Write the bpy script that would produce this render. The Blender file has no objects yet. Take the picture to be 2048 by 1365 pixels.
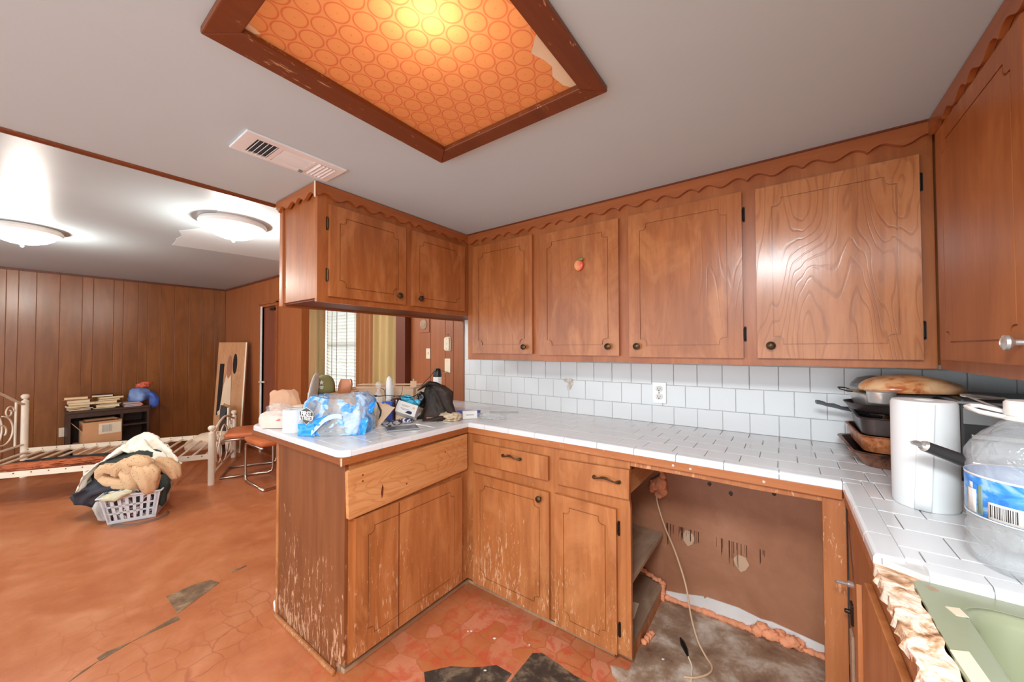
import bpy, bmesh, math, random
from mathutils import Vector, Matrix, noise
random.seed(7)
PI = math.pi
C = bpy.context.scene.collection
# ------------------------------------------------------------------ camera, world, lamps, exposure
F_PX, YAW, PITCH, ROLL = 739.058, math.radians(36.328), math.radians(1.148), math.radians(-0.15)
CAM = Vector((0, 0, 1.32))
FW = Vector((-math.sin(YAW)*math.cos(PITCH), math.cos(YAW)*math.cos(PITCH), math.sin(PITCH)))
RT = Vector((math.cos(YAW), math.sin(YAW), 0)); UP = RT.cross(FW)
RT, UP = math.cos(ROLL)*RT + math.sin(ROLL)*UP, -math.sin(ROLL)*RT + math.cos(ROLL)*UP
cam = bpy.data.cameras.new('camera'); co = bpy.data.objects.new('camera', cam); C.objects.link(co)
cam.sensor_width = 36; cam.lens = 36*F_PX/2048; cam.clip_start = 0.01
co.matrix_world = Matrix(((RT.x, UP.x, -FW.x, CAM.x), (RT.y, UP.y, -FW.y, CAM.y), (RT.z, UP.z, -FW.z, CAM.z), (0, 0, 0, 1)))
sc = bpy.context.scene; sc.camera = co
vs = sc.view_settings; vs.view_transform = 'Standard'; vs.look = 'None'; vs.gamma = 1; vs.use_curve_mapping = False
vs.exposure = 0.22
sc.cycles.max_bounces = 10; sc.cycles.transparent_max_bounces = 24
wd = bpy.data.worlds.new('world'); sc.world = wd; wd.use_nodes = True
wd.node_tree.nodes['Background'].inputs[0].default_value = (0.84, 0.95, 1.0, 1)
wd.node_tree.nodes['Background'].inputs[1].default_value = 2.7
def lamp(name, kind, loc, power, col=(1, 1, 1), size=0.1, rot=(0, 0, 0), sy=None):
    l = bpy.data.lights.new(name, kind); o = bpy.data.objects.new(name, l); C.objects.link(o)
    o.location = loc; o.rotation_euler = rot; l.energy = power; l.color = col
    if kind == 'AREA':
        l.size = size
        if sy: l.shape = 'RECTANGLE'; l.size_y = sy
    else: l.shadow_soft_size = size
    return o
lamp('kitchen_ceiling_lamp', 'AREA', (-0.05, -0.42, 2.045), 66, (0.88, 0.96, 1.0), 0.50)
lamp('panel_bulb', 'POINT', (-0.625, 0.535, 2.155), 4.8, (0.86, 1.0, 0.72), 0.035)
lamp('dining_lamp', 'POINT', (-4.47, 0.05, 2.045), 28, (1.0, 0.95, 0.86), 0.06)
lamp('dining_lamp', 'POINT', (-3.10, 0.92, 2.045), 24, (1.0, 0.95, 0.86), 0.06)

# ------------------------------------------------------------------ helpers
def at(px, py, d):
    """a point of the place that stands d metres in front of the viewpoint"""
    return CAM + d*(FW + (px-1024)/F_PX*RT + (682.5-py)/F_PX*UP)
ORG = {}
class MB:
    def __init__(s): s.v = []; s.f = []; s.m = []
    def add(s, vs_, fs, mi=0):
        k = len(s.v); s.v += [Vector(v) for v in vs_]; s.f += [[i+k for i in f] for f in fs]; s.m += [mi]*len(fs); return s
    def box(s, x0, y0, z0, x1, y1, z1, mi=0):
        x0, x1 = sorted((x0, x1)); y0, y1 = sorted((y0, y1)); z0, z1 = sorted((z0, z1))
        return s.add([(x0, y0, z0), (x1, y0, z0), (x1, y1, z0), (x0, y1, z0), (x0, y0, z1), (x1, y0, z1), (x1, y1, z1), (x0, y1, z1)],
                     [(0, 3, 2, 1), (4, 5, 6, 7), (0, 1, 5, 4), (1, 2, 6, 5), (2, 3, 7, 6), (3, 0, 4, 7)], mi)
    def obox(s, c, u, v, w, mi=0):
        c, u, v, w = map(Vector, (c, u, v, w))
        return s.add([c-u-v-w, c+u-v-w, c+u+v-w, c-u+v-w, c-u-v+w, c+u-v+w, c+u+v+w, c-u+v+w],
                     [(0, 3, 2, 1), (4, 5, 6, 7), (0, 1, 5, 4), (1, 2, 6, 5), (2, 3, 7, 6), (3, 0, 4, 7)], mi)
    def cyl(s, p0, p1, r0, r1=None, n=20, caps=True, mi=0):
        r1 = r0 if r1 is None else r1
        p0, p1 = Vector(p0), Vector(p1); a = (p1-p0).normalized()
        u = a.orthogonal().normalized(); w = a.cross(u)
        vs_ = []
        for p, r in ((p0, r0), (p1, r1)):
            for i in range(n):
                t = 2*PI*i/n; vs_.append(p+r*(math.cos(t)*u+math.sin(t)*w))
        fs = [(i, (i+1) % n, n+(i+1) % n, n+i) for i in range(n)]
        if caps: fs += [tuple(range(n-1, -1, -1)), tuple(range(n, 2*n))]
        return s.add(vs_, fs, mi)
    def tube(s, pts, r, n=8, closed=False, mi=0, flat=1.0):
        pts = [Vector(p) for p in pts]; L = len(pts); vs_ = []; up = None
        for i, p in enumerate(pts):
            if closed: t = pts[(i+1) % L]-pts[i-1]
            else: t = pts[min(i+1, L-1)]-pts[max(i-1, 0)]
            t.normalize()
            if up is None: up = t.orthogonal().normalized()
            up = (up-t*up.dot(t)); up = up.normalized() if up.length > 1e-6 else t.orthogonal().normalized()
            w = t.cross(up); rr = r[i] if isinstance(r, (list, tuple)) else r
            for k in range(n):
                a = 2*PI*k/n; vs_.append(p+rr*(math.cos(a)*up+flat*math.sin(a)*w))
        fs = []
        for i in range(L if closed else L-1):
            j = (i+1) % L
            for k in range(n): fs.append((i*n+k, i*n+(k+1) % n, j*n+(k+1) % n, j*n+k))
        if not closed: fs += [tuple(range(n-1, -1, -1)), tuple(range((L-1)*n, L*n))]
        return s.add(vs_, fs, mi)
    def lathe(s, prof, c=(0, 0, 0), n=28, mi=0, axis=None, closed=False):
        c = Vector(c); a = Vector(axis).normalized() if axis else Vector((0, 0, 1))
        u = a.orthogonal().normalized() if axis else Vector((1, 0, 0)); w = a.cross(u)
        vs_ = []; fs = []
        for r, z in prof:
            for i in range(n):
                t = 2*PI*i/n; vs_.append(c+z*a+r*(math.cos(t)*u+math.sin(t)*w))
        m = len(prof)
        for j in range(m if closed else m-1):
            j2 = (j+1) % m
            for i in range(n): fs.append((j*n+i, j*n+(i+1) % n, j2*n+(i+1) % n, j2*n+i))
        if not closed:
            if prof[0][0] > 1e-5: fs.append(tuple(range(n-1, -1, -1)))
            if prof[-1][0] > 1e-5: fs.append(tuple(range((m-1)*n, m*n)))
        return s.add(vs_, fs, mi)
    def prism(s, poly, ax, d0, d1, mi=0):
        def P(a, b, d): return {'x': (d, a, b), 'y': (a, d, b), 'z': (a, b, d)}[ax]
        n = len(poly)
        return s.add([P(a, b, d0) for a, b in poly]+[P(a, b, d1) for a, b in poly],
                     [tuple(range(n-1, -1, -1)), tuple(range(n, 2*n))]+[(i, (i+1) % n, n+(i+1) % n, n+i) for i in range(n)], mi)
    def plate(s, outer, holes, ax, d0, d1, mi=0):
        """flat plate with holes cut through"""
        def P(a, b, d): return Vector({'x': (d, a, b), 'y': (a, d, b), 'z': (a, b, d)}[ax])
        bm = bmesh.new(); es = []
        for lp in [outer]+holes:
            vv = [bm.verts.new(P(a, b, d0)) for a, b in lp]
            for i in range(len(vv)): es.append(bm.edges.new((vv[i], vv[(i+1) % len(vv)])))
        bmesh.ops.triangle_fill(bm, edges=es, use_beauty=True, use_dissolve=False)
        bm.verts.index_update()
        top = [v.co.copy() for v in bm.verts]; fs = [[v.index for v in f.verts] for f in bm.faces]
        n = len(top); sh = P(0, 0, d1)-P(0, 0, d0)
        side = [(e.verts[0].index, e.verts[1].index, e.verts[1].index+n, e.verts[0].index+n) for e in bm.edges if len(e.link_faces) == 1]
        bm.free()
        return s.add(top+[t+sh for t in top], fs+[[i+n for i in reversed(f)] for f in fs]+side, mi)
    def blob(s, c, r, seed=0, amp=0.2, freq=3.0, sub=4, ridge=False, floor=None, mi=0):
        bm = bmesh.new(); bmesh.ops.create_icosphere(bm, subdivisions=sub, radius=1.0); c = Vector(c); r = Vector(r)
        vs_ = []
        for v in bm.verts:
            q = v.co*freq+Vector((seed*7.3, seed*3.1, seed*1.7))
            k = noise.noise(q)+0.5*noise.noise(q*2.1)
            if ridge: k = 0.9-2.2*abs(noise.noise(q))-0.8*abs(noise.noise(q*2.3))
            p = v.co*(1+amp*k); p = Vector((p.x*r.x, p.y*r.y, p.z*r.z))+c
            if floor is not None and p.z < floor: p.z = floor
            vs_.append(p)
        fs = [[v.index for v in f.verts] for f in bm.faces]; bm.free()
        return s.add(vs_, fs, mi)
    def loft(s, secs, n=28, amp=0.0, k=5, seed=0, caps=True, mi=0, sq=2.0):
        """secs: (centre, u-vector, v-vector); amp = depth of lengthwise folds"""
        vs_ = []; L = len(secs)
        for i, (c, u, v) in enumerate(secs):
            c, u, v = Vector(c), Vector(u), Vector(v)
            for j in range(n):
                t = 2*PI*j/n
                ct, st = math.cos(t), math.sin(t)
                e = 2.0/sq; ct = math.copysign(abs(ct)**e, ct); st = math.copysign(abs(st)**e, st)
                w = 1+amp*(math.sin(k*t+seed+i*0.55)+0.6*math.sin((k*2-1)*t+seed*2.3-i*0.8)+1.2*noise.noise(Vector((ct*1.7, st*1.7, i*0.45+seed))))
                vs_.append(c+w*(ct*u+st*v))
        fs = [(i*n+j, i*n+(j+1) % n, (i+1)*n+(j+1) % n, (i+1)*n+j) for i in range(L-1) for j in range(n)]
        if caps: fs += [tuple(range(n-1, -1, -1)), tuple(range((L-1)*n, L*n))]
        return s.add(vs_, fs, mi)
    def surf(s, fn, nu, nv, th=0.0, mi=0):
        """sheet fn(u, v) -> point, u and v in 0..1, given real thickness th"""
        P = [[Vector(fn(i/nu, j/nv)) for j in range(nv+1)] for i in range(nu+1)]
        vs_ = [P[i][j] for i in range(nu+1) for j in range(nv+1)]; W = nv+1
        fs = [(i*W+j, (i+1)*W+j, (i+1)*W+j+1, i*W+j+1) for i in range(nu) for j in range(nv)]
        if th:
            N = []
            for i in range(nu+1):
                for j in range(nv+1):
                    a = P[min(i+1, nu)][j]-P[max(i-1, 0)][j]; b = P[i][min(j+1, nv)]-P[i][max(j-1, 0)]
                    N.append(a.cross(b).normalized()*th)
            k = len(vs_); vs_ = vs_+[p-q for p, q in zip(vs_, N)]
            fs = fs+[tuple(x+k for x in reversed(f)) for f in fs]
            rim = [i*W for i in range(nu+1)]+[nu*W+j for j in range(1, nv+1)]+[i*W+nv for i in range(nu-1, -1, -1)]+[j for j in range(nv-1, 0, -1)]
            fs += [(rim[i], rim[(i+1) % len(rim)], rim[(i+1) % len(rim)]+k, rim[i]+k) for i in range(len(rim))]
        return s.add(vs_, fs, mi)
def worg(o): return ORG.get(o.name, Vector((0, 0, 0)))
def obj(name, mb, mat, parent=None, smooth=False, bevel=0.0, origin=None, label=None, seg=2):
    me = bpy.data.meshes.new(name)
    if parent is not None: L = worg(parent)
    elif origin is not None: L = Vector(origin)
    else:
        xs = [v.x for v in mb.v]; ys = [v.y for v in mb.v]; zs = [v.z for v in mb.v]
        L = Vector(((min(xs)+max(xs))/2, (min(ys)+max(ys))/2, min(zs)))
    me.from_pydata([v-L for v in mb.v], [], mb.f)
    mats = mat if isinstance(mat, (list, tuple)) else [mat]
    for m in mats: me.materials.append(m)
    if len(mats) > 1: me.polygons.foreach_set('material_index', mb.m)
    bm = bmesh.new(); bm.from_mesh(me); bmesh.ops.recalc_face_normals(bm, faces=bm.faces); bm.to_mesh(me); bm.free()
    if smooth:
        me.polygons.foreach_set('use_smooth', [True]*len(me.polygons))
        if smooth != 'all': me.set_sharp_from_angle(angle=math.radians(smooth if smooth > 1 else 38))
    o = bpy.data.objects.new(name, me); C.objects.link(o); ORG[o.name] = L
    if parent is not None: o.parent = parent
    else: o.location = L
    if bevel:
        b = o.modifiers.new('bevel', 'BEVEL'); b.width = bevel; b.segments = seg; b.limit_method = 'ANGLE'; b.angle_limit = math.radians(40)
    if label: o['label'] = label
    return o
def tag(o, label, cat, group=None, kind=None):
    o['label'] = label; o['category'] = cat
    if group: o['group'] = group
    if kind: o['kind'] = kind
    return o
def thing(name, label, cat, loc, group=None):
    o = bpy.data.objects.new(name, None); C.objects.link(o); o.location = loc; ORG[o.name] = Vector(loc); o.empty_display_size = 0.05
    return tag(o, label, cat, group)
def struct(name, mb, mat, parent=None, **k):
    o = obj(name, mb, mat, parent, origin=None if parent else (0, 0, 0), **k)
    if parent is None: o['kind'] = 'structure'
    return o
def copy_tree(o, parent=None, loc=None, rz=None):
    c = o.copy(); C.objects.link(c); ORG[c.name] = worg(o)
    if parent is not None: c.parent = parent
    if loc is not None: c.location = loc; ORG[c.name] = Vector(loc)
    if rz is not None: c.rotation_euler.z = rz
    for ch in list(o.children): copy_tree(ch, c)
    return c
def text_mb(s, size, place, depth=0.0006, bold=0.0, sx=1.0):
    """flat lettering; place(x, y, z) -> world point"""
    cu = bpy.data.curves.new('lettering', 'FONT'); cu.body = s; cu.size = size; cu.extrude = depth; cu.offset = bold
    cu.align_x = 'CENTER'; cu.align_y = 'CENTER'; cu.resolution_u = 2
    o = bpy.data.objects.new('lettering', cu); C.objects.link(o)
    bpy.context.view_layer.update()
    me = bpy.data.meshes.new_from_object(o.evaluated_get(bpy.context.evaluated_depsgraph_get()))
    mb = MB(); mb.add([place(v.co.x*sx, v.co.y, v.co.z) for v in me.vertices], [list(p.vertices) for p in me.polygons])
    bpy.data.objects.remove(o); bpy.data.curves.remove(cu); bpy.data.meshes.remove(me)
    return mb

def crumple(o, size=.04, strength=.02, kind='CLOUDS', sub=0, depth=2):
    if sub:
        s_ = o.modifiers.new('subdivision', 'SUBSURF'); s_.levels = s_.render_levels = sub
    tx = bpy.data.textures.new('folds', kind); tx.noise_scale = size
    if kind == 'CLOUDS': tx.noise_depth = depth
    else: tx.musgrave_type = 'RIDGED_MULTIFRACTAL'; tx.octaves = 3; tx.noise_intensity = .6
    d_ = o.modifiers.new('folds', 'DISPLACE'); d_.texture = tx; d_.texture_coords = 'GLOBAL'; d_.strength = strength; d_.mid_level = .5
    return o

# ------------------------------------------------------------------ materials
def lin(c):
    return tuple((x/255/12.92 if x/255 <= 0.04045 else ((x/255+0.055)/1.055)**2.4) for x in c)+(1,)
class NT:
    def __init__(s, name):
        s.mat = bpy.data.materials.new(name); s.mat.use_nodes = True; s.t = s.mat.node_tree
        s.b = s.t.nodes['Principled BSDF']; s.out = s.t.nodes['Material Output']
    def n(s, ty, ins=None, **kw):
        nd = s.t.nodes.new(ty)
        for k, v in kw.items(): setattr(nd, k, v)
        for k, v in (ins or {}).items():
            if hasattr(v, 'is_output') or isinstance(v, bpy.types.NodeSocket): s.t.links.new(v, nd.inputs[k])
            else: nd.inputs[k].default_value = v
        return nd
    def set(s, **kw):
        for k, v in kw.items():
            k = k.replace('_', ' ')
            if isinstance(v, bpy.types.NodeSocket): s.t.links.new(v, s.b.inputs[k])
            else: s.b.inputs[k].default_value = v
        return s
    def coord(s, sc_=(1, 1, 1), rand=True, loc=(0, 0, 0)):
        tc = s.n('ShaderNodeTexCoord').outputs['Object']
        if rand:
            oi = s.n('ShaderNodeObjectInfo').outputs['Random']
            m = s.n('ShaderNodeMath', {0: oi, 1: 37.0}, operation='MULTIPLY').outputs[0]
            cb = s.n('ShaderNodeCombineXYZ', {0: m, 1: m, 2: m}).outputs[0]
            tc = s.n('ShaderNodeVectorMath', {0: tc, 1: cb}, operation='ADD').outputs[0]
        return s.n('ShaderNodeMapping', {'Vector': tc, 'Scale': sc_, 'Location': loc}).outputs[0]
    def noise(s, vec, scale=1.0, detail=4.0, dist=0.0, rough=0.55):
        return s.n('ShaderNodeTexNoise', {'Vector': vec, 'Scale': scale, 'Detail': detail, 'Distortion': dist, 'Roughness': rough}).outputs[0]
    def ramp(s, fac, stops, interp='LINEAR'):
        r = s.n('ShaderNodeValToRGB', {'Fac': fac}); cr = r.color_ramp; cr.interpolation = interp
        while len(cr.elements) < len(stops): cr.elements.new(0.5)
        for e, (p, c) in zip(cr.elements, stops):
            e.position = p; e.color = c if len(c) == 4 else tuple(c)+(1,)
        return r.outputs[0]
    def math(s, op, a, b=0.0, c=0.0, clamp=False):
        return s.n('ShaderNodeMath', {0: a, 1: b, 2: c}, operation=op, use_clamp=clamp).outputs[0]
    def mix(s, f, a, b, mode='MIX'):
        m = s.n('ShaderNodeMix', data_type='RGBA', blend_type=mode)
        for k, v in ((0, f), (6, a), (7, b)):
            if isinstance(v, bpy.types.NodeSocket): s.t.links.new(v, m.inputs[k])
            else: m.inputs[k].default_value = v
        return m.outputs[2]
    def bump(s, h, strength=0.3, dist=0.002):
        b = s.n('ShaderNodeBump', {'Height': h, 'Strength': strength, 'Distance': dist}).outputs[0]
        s.t.links.new(b, s.b.inputs['Normal']); return s
G1, G0 = (1, 1, 1, 1), (0, 0, 0, 1)
def plain(name, rgb, rough=0.5, metal=0.0, var=0.06, vs_=8.0, **kw):
    """plain paint, plastic, metal or cloth with slight cloudy variation"""
    m = NT(name); c = lin(rgb); n = m.noise(m.coord(), vs_, 3)
    a = tuple(max(0, x*(1-var)) for x in c[:3])+(1,); b = tuple(min(1, x*(1+var)) for x in c[:3])+(1,)
    m.set(Base_Color=m.ramp(n, [(0.3, a), (0.7, b)]), Roughness=rough, Metallic=metal, **kw)
    return m.mat
def wood(name, dark, mid, light, axis='z', rough=0.36, fine=1.0, wear=0.0, wear_top=None, cath=0.0, mott=0.5, spec=0.5, pale=(214, 170, 130), bump=0.15, blotch=0.0):
    m = NT(name)
    st = {'z': (14, 14, 0.9), 'y': (14, 0.9, 14), 'x': (0.9, 14, 14)}[axis]
    v = m.coord(tuple(x*fine for x in st))
    g = m.noise(v, 1.6, 6, 1.2, 0.6)
    L_ = lambda a, b, k: tuple(p+(q-p)*k for p, q in zip(a, b))
    col = m.ramp(g, [(0.25, lin(L_(mid, dark, .5))), (0.5, lin(mid)), (0.78, lin(L_(mid, light, .55)))])
    v2 = m.coord({'z': (6, 6, 1.6), 'y': (6, 1.6, 6), 'x': (1.6, 6, 6)}[axis])
    mo = m.noise(v2, 1.1, 5, 1.0)
    col = m.mix(m.math('MULTIPLY', m.ramp(mo, [(0.40, G0), (0.68, G1)]), mott), col, lin(dark))
    h = g
    if cath:
        vc = m.coord({'z': (7, 7, 1.5), 'y': (7, 1.5, 7), 'x': (1.5, 7, 7)}[axis])
        nn = m.noise(vc, 0.75, 2.5, 0.35, 0.45)
        w = m.math('SINE', m.math('MULTIPLY', nn, 150.0))
        ln = m.ramp(w, [(0.62, G0), (0.98, G1)])
        col = m.mix(m.math('MULTIPLY', ln, cath), col, lin(dark)); h = m.math('SUBTRACT', g, m.math('MULTIPLY', ln, 0.5))
    r = rough
    if wear:
        vw = m.coord({'z': (42, 42, 9), 'y': (42, 9, 42), 'x': (9, 42, 42)}[axis])
        w1 = m.noise(vw, 1.9, 5, 0.8, 0.7)
        w2 = m.noise(m.coord((3, 3, 3)), 1.0, 2)
        th = m.math('ADD', w1, m.math('MULTIPLY', w2, 0.28))
        if wear_top:
            tz = m.n('ShaderNodeSeparateXYZ', {0: m.n('ShaderNodeNewGeometry').outputs['Position']}).outputs[2]
            hz = m.n('ShaderNodeMapRange', {'Value': tz, 'From Min': wear_top, 'From Max': 0.05, 'To Min': -0.12, 'To Max': 0.05}).outputs[0]
            th = m.math('ADD', th, hz)
        wf = m.ramp(th, [(0.765-0.022*wear, G0), (0.81-0.022*wear, G1)])
        col = m.mix(m.math('MULTIPLY', wf, 0.75), col, lin(pale))
        r = m.math('ADD', m.math('MULTIPLY', wf, 0.3), rough)
    if blotch:
        bb = m.ramp(m.noise(m.coord((5, 5, 1.6)), 1.2, 6, 1.6, .6), [(0.50, G0), (0.66, G1)])
        col = m.mix(m.math('MULTIPLY', bb, blotch), col, lin(light))
    m.set(Base_Color=col, Roughness=r, Specular_IOR_Level=spec); m.bump(h, bump, 0.0015)
    return m.mat
T = {}
T['cab'] = wood('stained_cabinet_wood', (134, 70, 32), (168, 97, 49), (192, 122, 70), mott=0.55, rough=0.33, blotch=0.35)
T['cab_x'] = wood('stained_rail_wood', (134, 70, 32), (166, 94, 48), (188, 116, 66), axis='x', mott=0.3, rough=0.33)
T['cab_y'] = wood('stained_rail_wood', (134, 70, 32), (166, 94, 48), (188, 116, 66), axis='y', mott=0.3, rough=0.33)
T['door'] = wood('stained_door_plywood', (138, 76, 36), (176, 106, 57), (202, 136, 84), mott=0.6, rough=0.26, blotch=0.5, cath=0.18)
T['door_grain'] = wood('figured_door_plywood', (138, 80, 44), (186, 120, 74), (208, 148, 104), mott=0.2, rough=0.20, cath=0.42, blotch=0.3)
T['base'] = wood('worn_cabinet_wood', (134, 76, 36), (176, 108, 58), (202, 138, 86), mott=0.5, rough=0.45, wear=1.0, wear_top=0.80, blotch=0.5)
T['base_end'] = wood('scuffed_end_panel_wood', (100, 54, 26), (128, 74, 40), (148, 92, 56), mott=0.4, rough=0.40, wear=1.9, wear_top=0.62, pale=(210, 164, 128))
T['ply'] = wood('bare_plywood', (166, 98, 50), (204, 142, 88), (222, 168, 116), axis='y', mott=0.2, rough=0.5, cath=0.35, wear=0)
T['stile'] = wood('scraped_stile_wood', (138, 78, 38), (176, 110, 64), (200, 140, 92), mott=0.4, rough=0.5, wear=0.4)
T['panel'] = wood('wall_paneling_wood', (110, 62, 28), (142, 84, 40), (164, 106, 58), mott=0.5, rough=0.27, fine=0.6, spec=0.6)
T['panel_hall'] = wood('reddish_paneling_wood', (132, 68, 32), (158, 88, 44), (174, 104, 58), mott=0.3, rough=0.42, fine=0.6)
T['door_dark'] = wood('dark_door_wood', (106, 46, 24), (126, 60, 34), (138, 70, 42), mott=0.3, rough=0.4)
T['trimdark'] = wood('dark_casing_wood', (84, 36, 18), (104, 48, 26), (120, 60, 34), mott=0.3, rough=0.45)
T['frame'] = wood('lamp_frame_wood', (96, 46, 16), (118, 60, 24), (134, 74, 34), axis='y', mott=0.3, rough=0.45, wear=0.2)
T['greyboard'] = wood('grimy_shelf_board', (122, 94, 74), (172, 140, 114), (206, 178, 152), axis='y', mott=0.5, rough=0.7, blotch=0.3)
T['beigestrip'] = wood('beige_shoe_molding', (150, 116, 84), (186, 150, 116), (206, 176, 146), axis='y', mott=0.3, rough=0.6)
T['darkshelf'] = wood('dark_brown_shelf_wood', (48, 28, 18), (68, 42, 28), (84, 56, 38), mott=0.4, rough=0.45)
T['white'] = plain('white_enamel', (236, 232, 226), 0.3)
T['whitepaint'] = plain('white_paint', (226, 222, 218), 0.5)
T['cream'] = plain('cream_plastic', (232, 212, 184), 0.4)
T['bed'] = plain('cream_bed_enamel', (240, 222, 200), 0.35)
T['bronze'] = plain('antique_bronze', (92, 74, 54), 0.38, 0.85, 0.25, 60)
T['blackmetal'] = plain('black_iron', (44, 34, 28), 0.42, 0.6, 0.2, 60)
T['chrome'] = plain('chrome_tube', (214, 200, 186), 0.18, 1.0, 0.05)
T['steel'] = plain('brushed_steel', (206, 204, 200), 0.32, 0.7, 0.1, 30)
T['black'] = plain('black_plastic', (22, 21, 21), 0.35)
T['darkgrey'] = plain('dark_grey_plastic', (58, 57, 57), 0.35)
T['grey'] = plain('grey_plastic', (150, 150, 150), 0.4)
T['cavity_shade'] = plain('painted_cavity_shade', (30, 18, 12), 0.9)  # near-black colour painted in for the shade inside cabinets and cut slots
T['paper'] = plain('white_tissue_paper', (226, 227, 227), 0.9, var=0.02)
T['red'] = plain('red_plastic', (210, 62, 44), 0.4)
T['blue'] = plain('blue_plastic', (70, 100, 200), 0.35)
T['cyan'] = plain('cyan_rubber', (84, 196, 232), 0.35)
T['card'] = plain('brown_cardboard', (206, 152, 108), 0.8, var=0.08)
T['cardtan'] = plain('tan_cardboard', (222, 188, 156), 0.8, var=0.05)
def glass(name, col=(1, 1, 1, 1), alpha=0.25, rough=0.05):
    m = NT(name); m.set(Base_Color=col, Roughness=rough, Alpha=alpha, Specular_IOR_Level=0.9)
    m.bump(m.noise(m.coord((1, 1, 1)), 18, 3), 0.4, 0.006); return m.mat
T['clear'] = glass('clear_plastic', (0.93, 0.94, 0.95, 1), 0.28, 0.08)
T['film'] = glass('crumpled_clear_film', (0.85, 0.86, 0.86, 1), 0.22, 0.12)
# ---- paints, floor, tile
def paint(name, rgb, rough, bs=90, bstr=0.12, var=0.03):
    m = NT(name); c = lin(rgb); n = m.noise(m.coord(rand=False), 1.2, 4, 0.6)
    m.set(Base_Color=m.ramp(n, [(0.3, tuple(x*(1-var) for x in c[:3])+(1,)), (0.7, tuple(x*(1+var) for x in c[:3])+(1,))]), Roughness=rough)
    m.bump(m.noise(m.coord(rand=False), bs, 3), bstr, 0.002); return m.mat
T['ceil'] = paint('flat_grey_ceiling_paint', (196, 220, 229), 0.6)
T['ceil2'] = paint('satin_grey_ceiling_paint', (182, 196, 202), 0.34, 5, 0.18, 0.04)
T['patch'] = paint('fresh_white_ceiling_paint', (216, 228, 234), 0.4)
T['tile'] = plain('white_glazed_tile', (226, 227, 228), 0.16, var=0.02, vs_=2)
T['grout'] = plain('grey_grout', (204, 200, 196), 0.9, var=0.15, vs_=25)
T['groutw'] = plain('white_grout', (222, 219, 215), 0.8, var=0.04)
def floor_mat():
    m = NT('orange_sheet_vinyl'); v = m.coord(rand=False)
    wv = m.n('ShaderNodeTexNoise', {'Vector': v, 'Scale': 9.0, 'Detail': 3.0}).outputs['Color']
    wv = m.n('ShaderNodeVectorMath', {0: wv, 1: (.5, .5, .5)}, operation='SUBTRACT').outputs[0]
    wv = m.n('ShaderNodeVectorMath', {0: wv, 1: (.055, .055, 0)}, operation='MULTIPLY').outputs[0]
    wv = m.n('ShaderNodeVectorMath', {0: v, 1: wv}, operation='ADD').outputs[0]
    n1 = m.noise(v, 2.2, 8, 0.3, .65); n2 = m.noise(v, 9, 7, 0.2, .65)
    col = m.ramp(n1, [(0.3, lin((172, 94, 54))), (0.5, lin((190, 112, 68))), (0.72, lin((204, 134, 92)))])
    col = m.mix(m.math('MULTIPLY', m.ramp(n2, [(0.5, G0), (0.75, G1)]), 0.35), col, lin((222, 146, 108)))
    sx = m.n('ShaderNodeSeparateXYZ', {0: v})
    x = sx.outputs[0]; y = sx.outputs[1]
    # pattern of rounded cobbles printed on the sheet, worn away towards the dining side
    vo = m.n('ShaderNodeTexVoronoi', {'Vector': wv, 'Scale': 10.5, 'Randomness': 0.5}, feature='DISTANCE_TO_EDGE').outputs['Distance']
    ln = m.ramp(vo, [(0.012, G1), (0.05, G0)])
    mk = m.n('ShaderNodeMapRange', {'Value': x, 'From Min': -3.0, 'From Max': -2.1, 'To Min': 0.0, 'To Max': 1.0}).outputs[0]
    mk = m.math('MULTIPLY', mk, m.ramp(m.noise(v, 2.3, 2), [(0.36, G0), (0.6, G1)]))
    col = m.mix(m.math('MULTIPLY', m.math('MULTIPLY', ln, mk), 0.5), col, lin((150, 62, 38)))
    vc = m.n('ShaderNodeTexVoronoi', {'Vector': wv, 'Scale': 10.5, 'Randomness': 0.5}).outputs['Color']
    vb = m.n('ShaderNodeRGBToBW', {0: vc}).outputs[0]
    k = m.n('ShaderNodeMapRange', {'Value': x, 'From Min': -1.9, 'From Max': -1.2, 'To Min': 0.0, 'To Max': 0.45}).outputs[0]
    col = m.mix(m.math('MULTIPLY', m.ramp(vb, [(0.45, G0), (0.7, G1)]), k), col, lin((224, 152, 124)))
    col = m.mix(m.math('MULTIPLY', m.ramp(m.noise(v, 16, 7, .5, .65), [(0.50, G0), (0.60, G1)]), m.math('MULTIPLY', k, 1.5)), col, lin((196, 84, 56)))
    # pale scrapes and crumbs
    vs2 = m.coord((9, 26, 1), rand=False)
    col = m.mix(m.math('MULTIPLY', m.ramp(m.noise(vs2, 1.2, 5, 0.8, 0.7), [(0.70, G0), (0.76, G1)]), 0.4), col, lin((232, 184, 156)))
    col = m.mix(m.math('MULTIPLY', m.ramp(m.noise(v, 120, 2), [(0.76, G0), (0.80, G1)]), k), col, lin((244, 226, 210)))
    m.set(Base_Color=col, Roughness=m.ramp(n2, [(0.3, (0.32,)*3), (0.8, (0.5,)*3)]))
    m.bump(m.math('ADD', vo, m.math('MULTIPLY', n2, 0.4)), 0.25, 0.004); return m.mat
T['floor'] = floor_mat()
def stained(name, a, b, c2, rough=0.7, sc=5):
    m = NT(name); v = m.coord(rand=False)
    col = m.ramp(m.noise(v, sc, 8, .35, 0.68), [(0.3, lin(a)), (0.5, lin(b)), (0.68, lin(c2))])
    m.set(Base_Color=col, Roughness=rough); m.bump(m.noise(v, sc*5, 5), 0.3, 0.004); return m.mat
T['concrete'] = stained('stained_bare_concrete', (104, 70, 48), (160, 130, 106), (222, 208, 192))
T['blackpatch'] = stained('black_backing_floor', (40, 34, 28), (66, 58, 50), (150, 130, 106), 0.6, 9)
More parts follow.
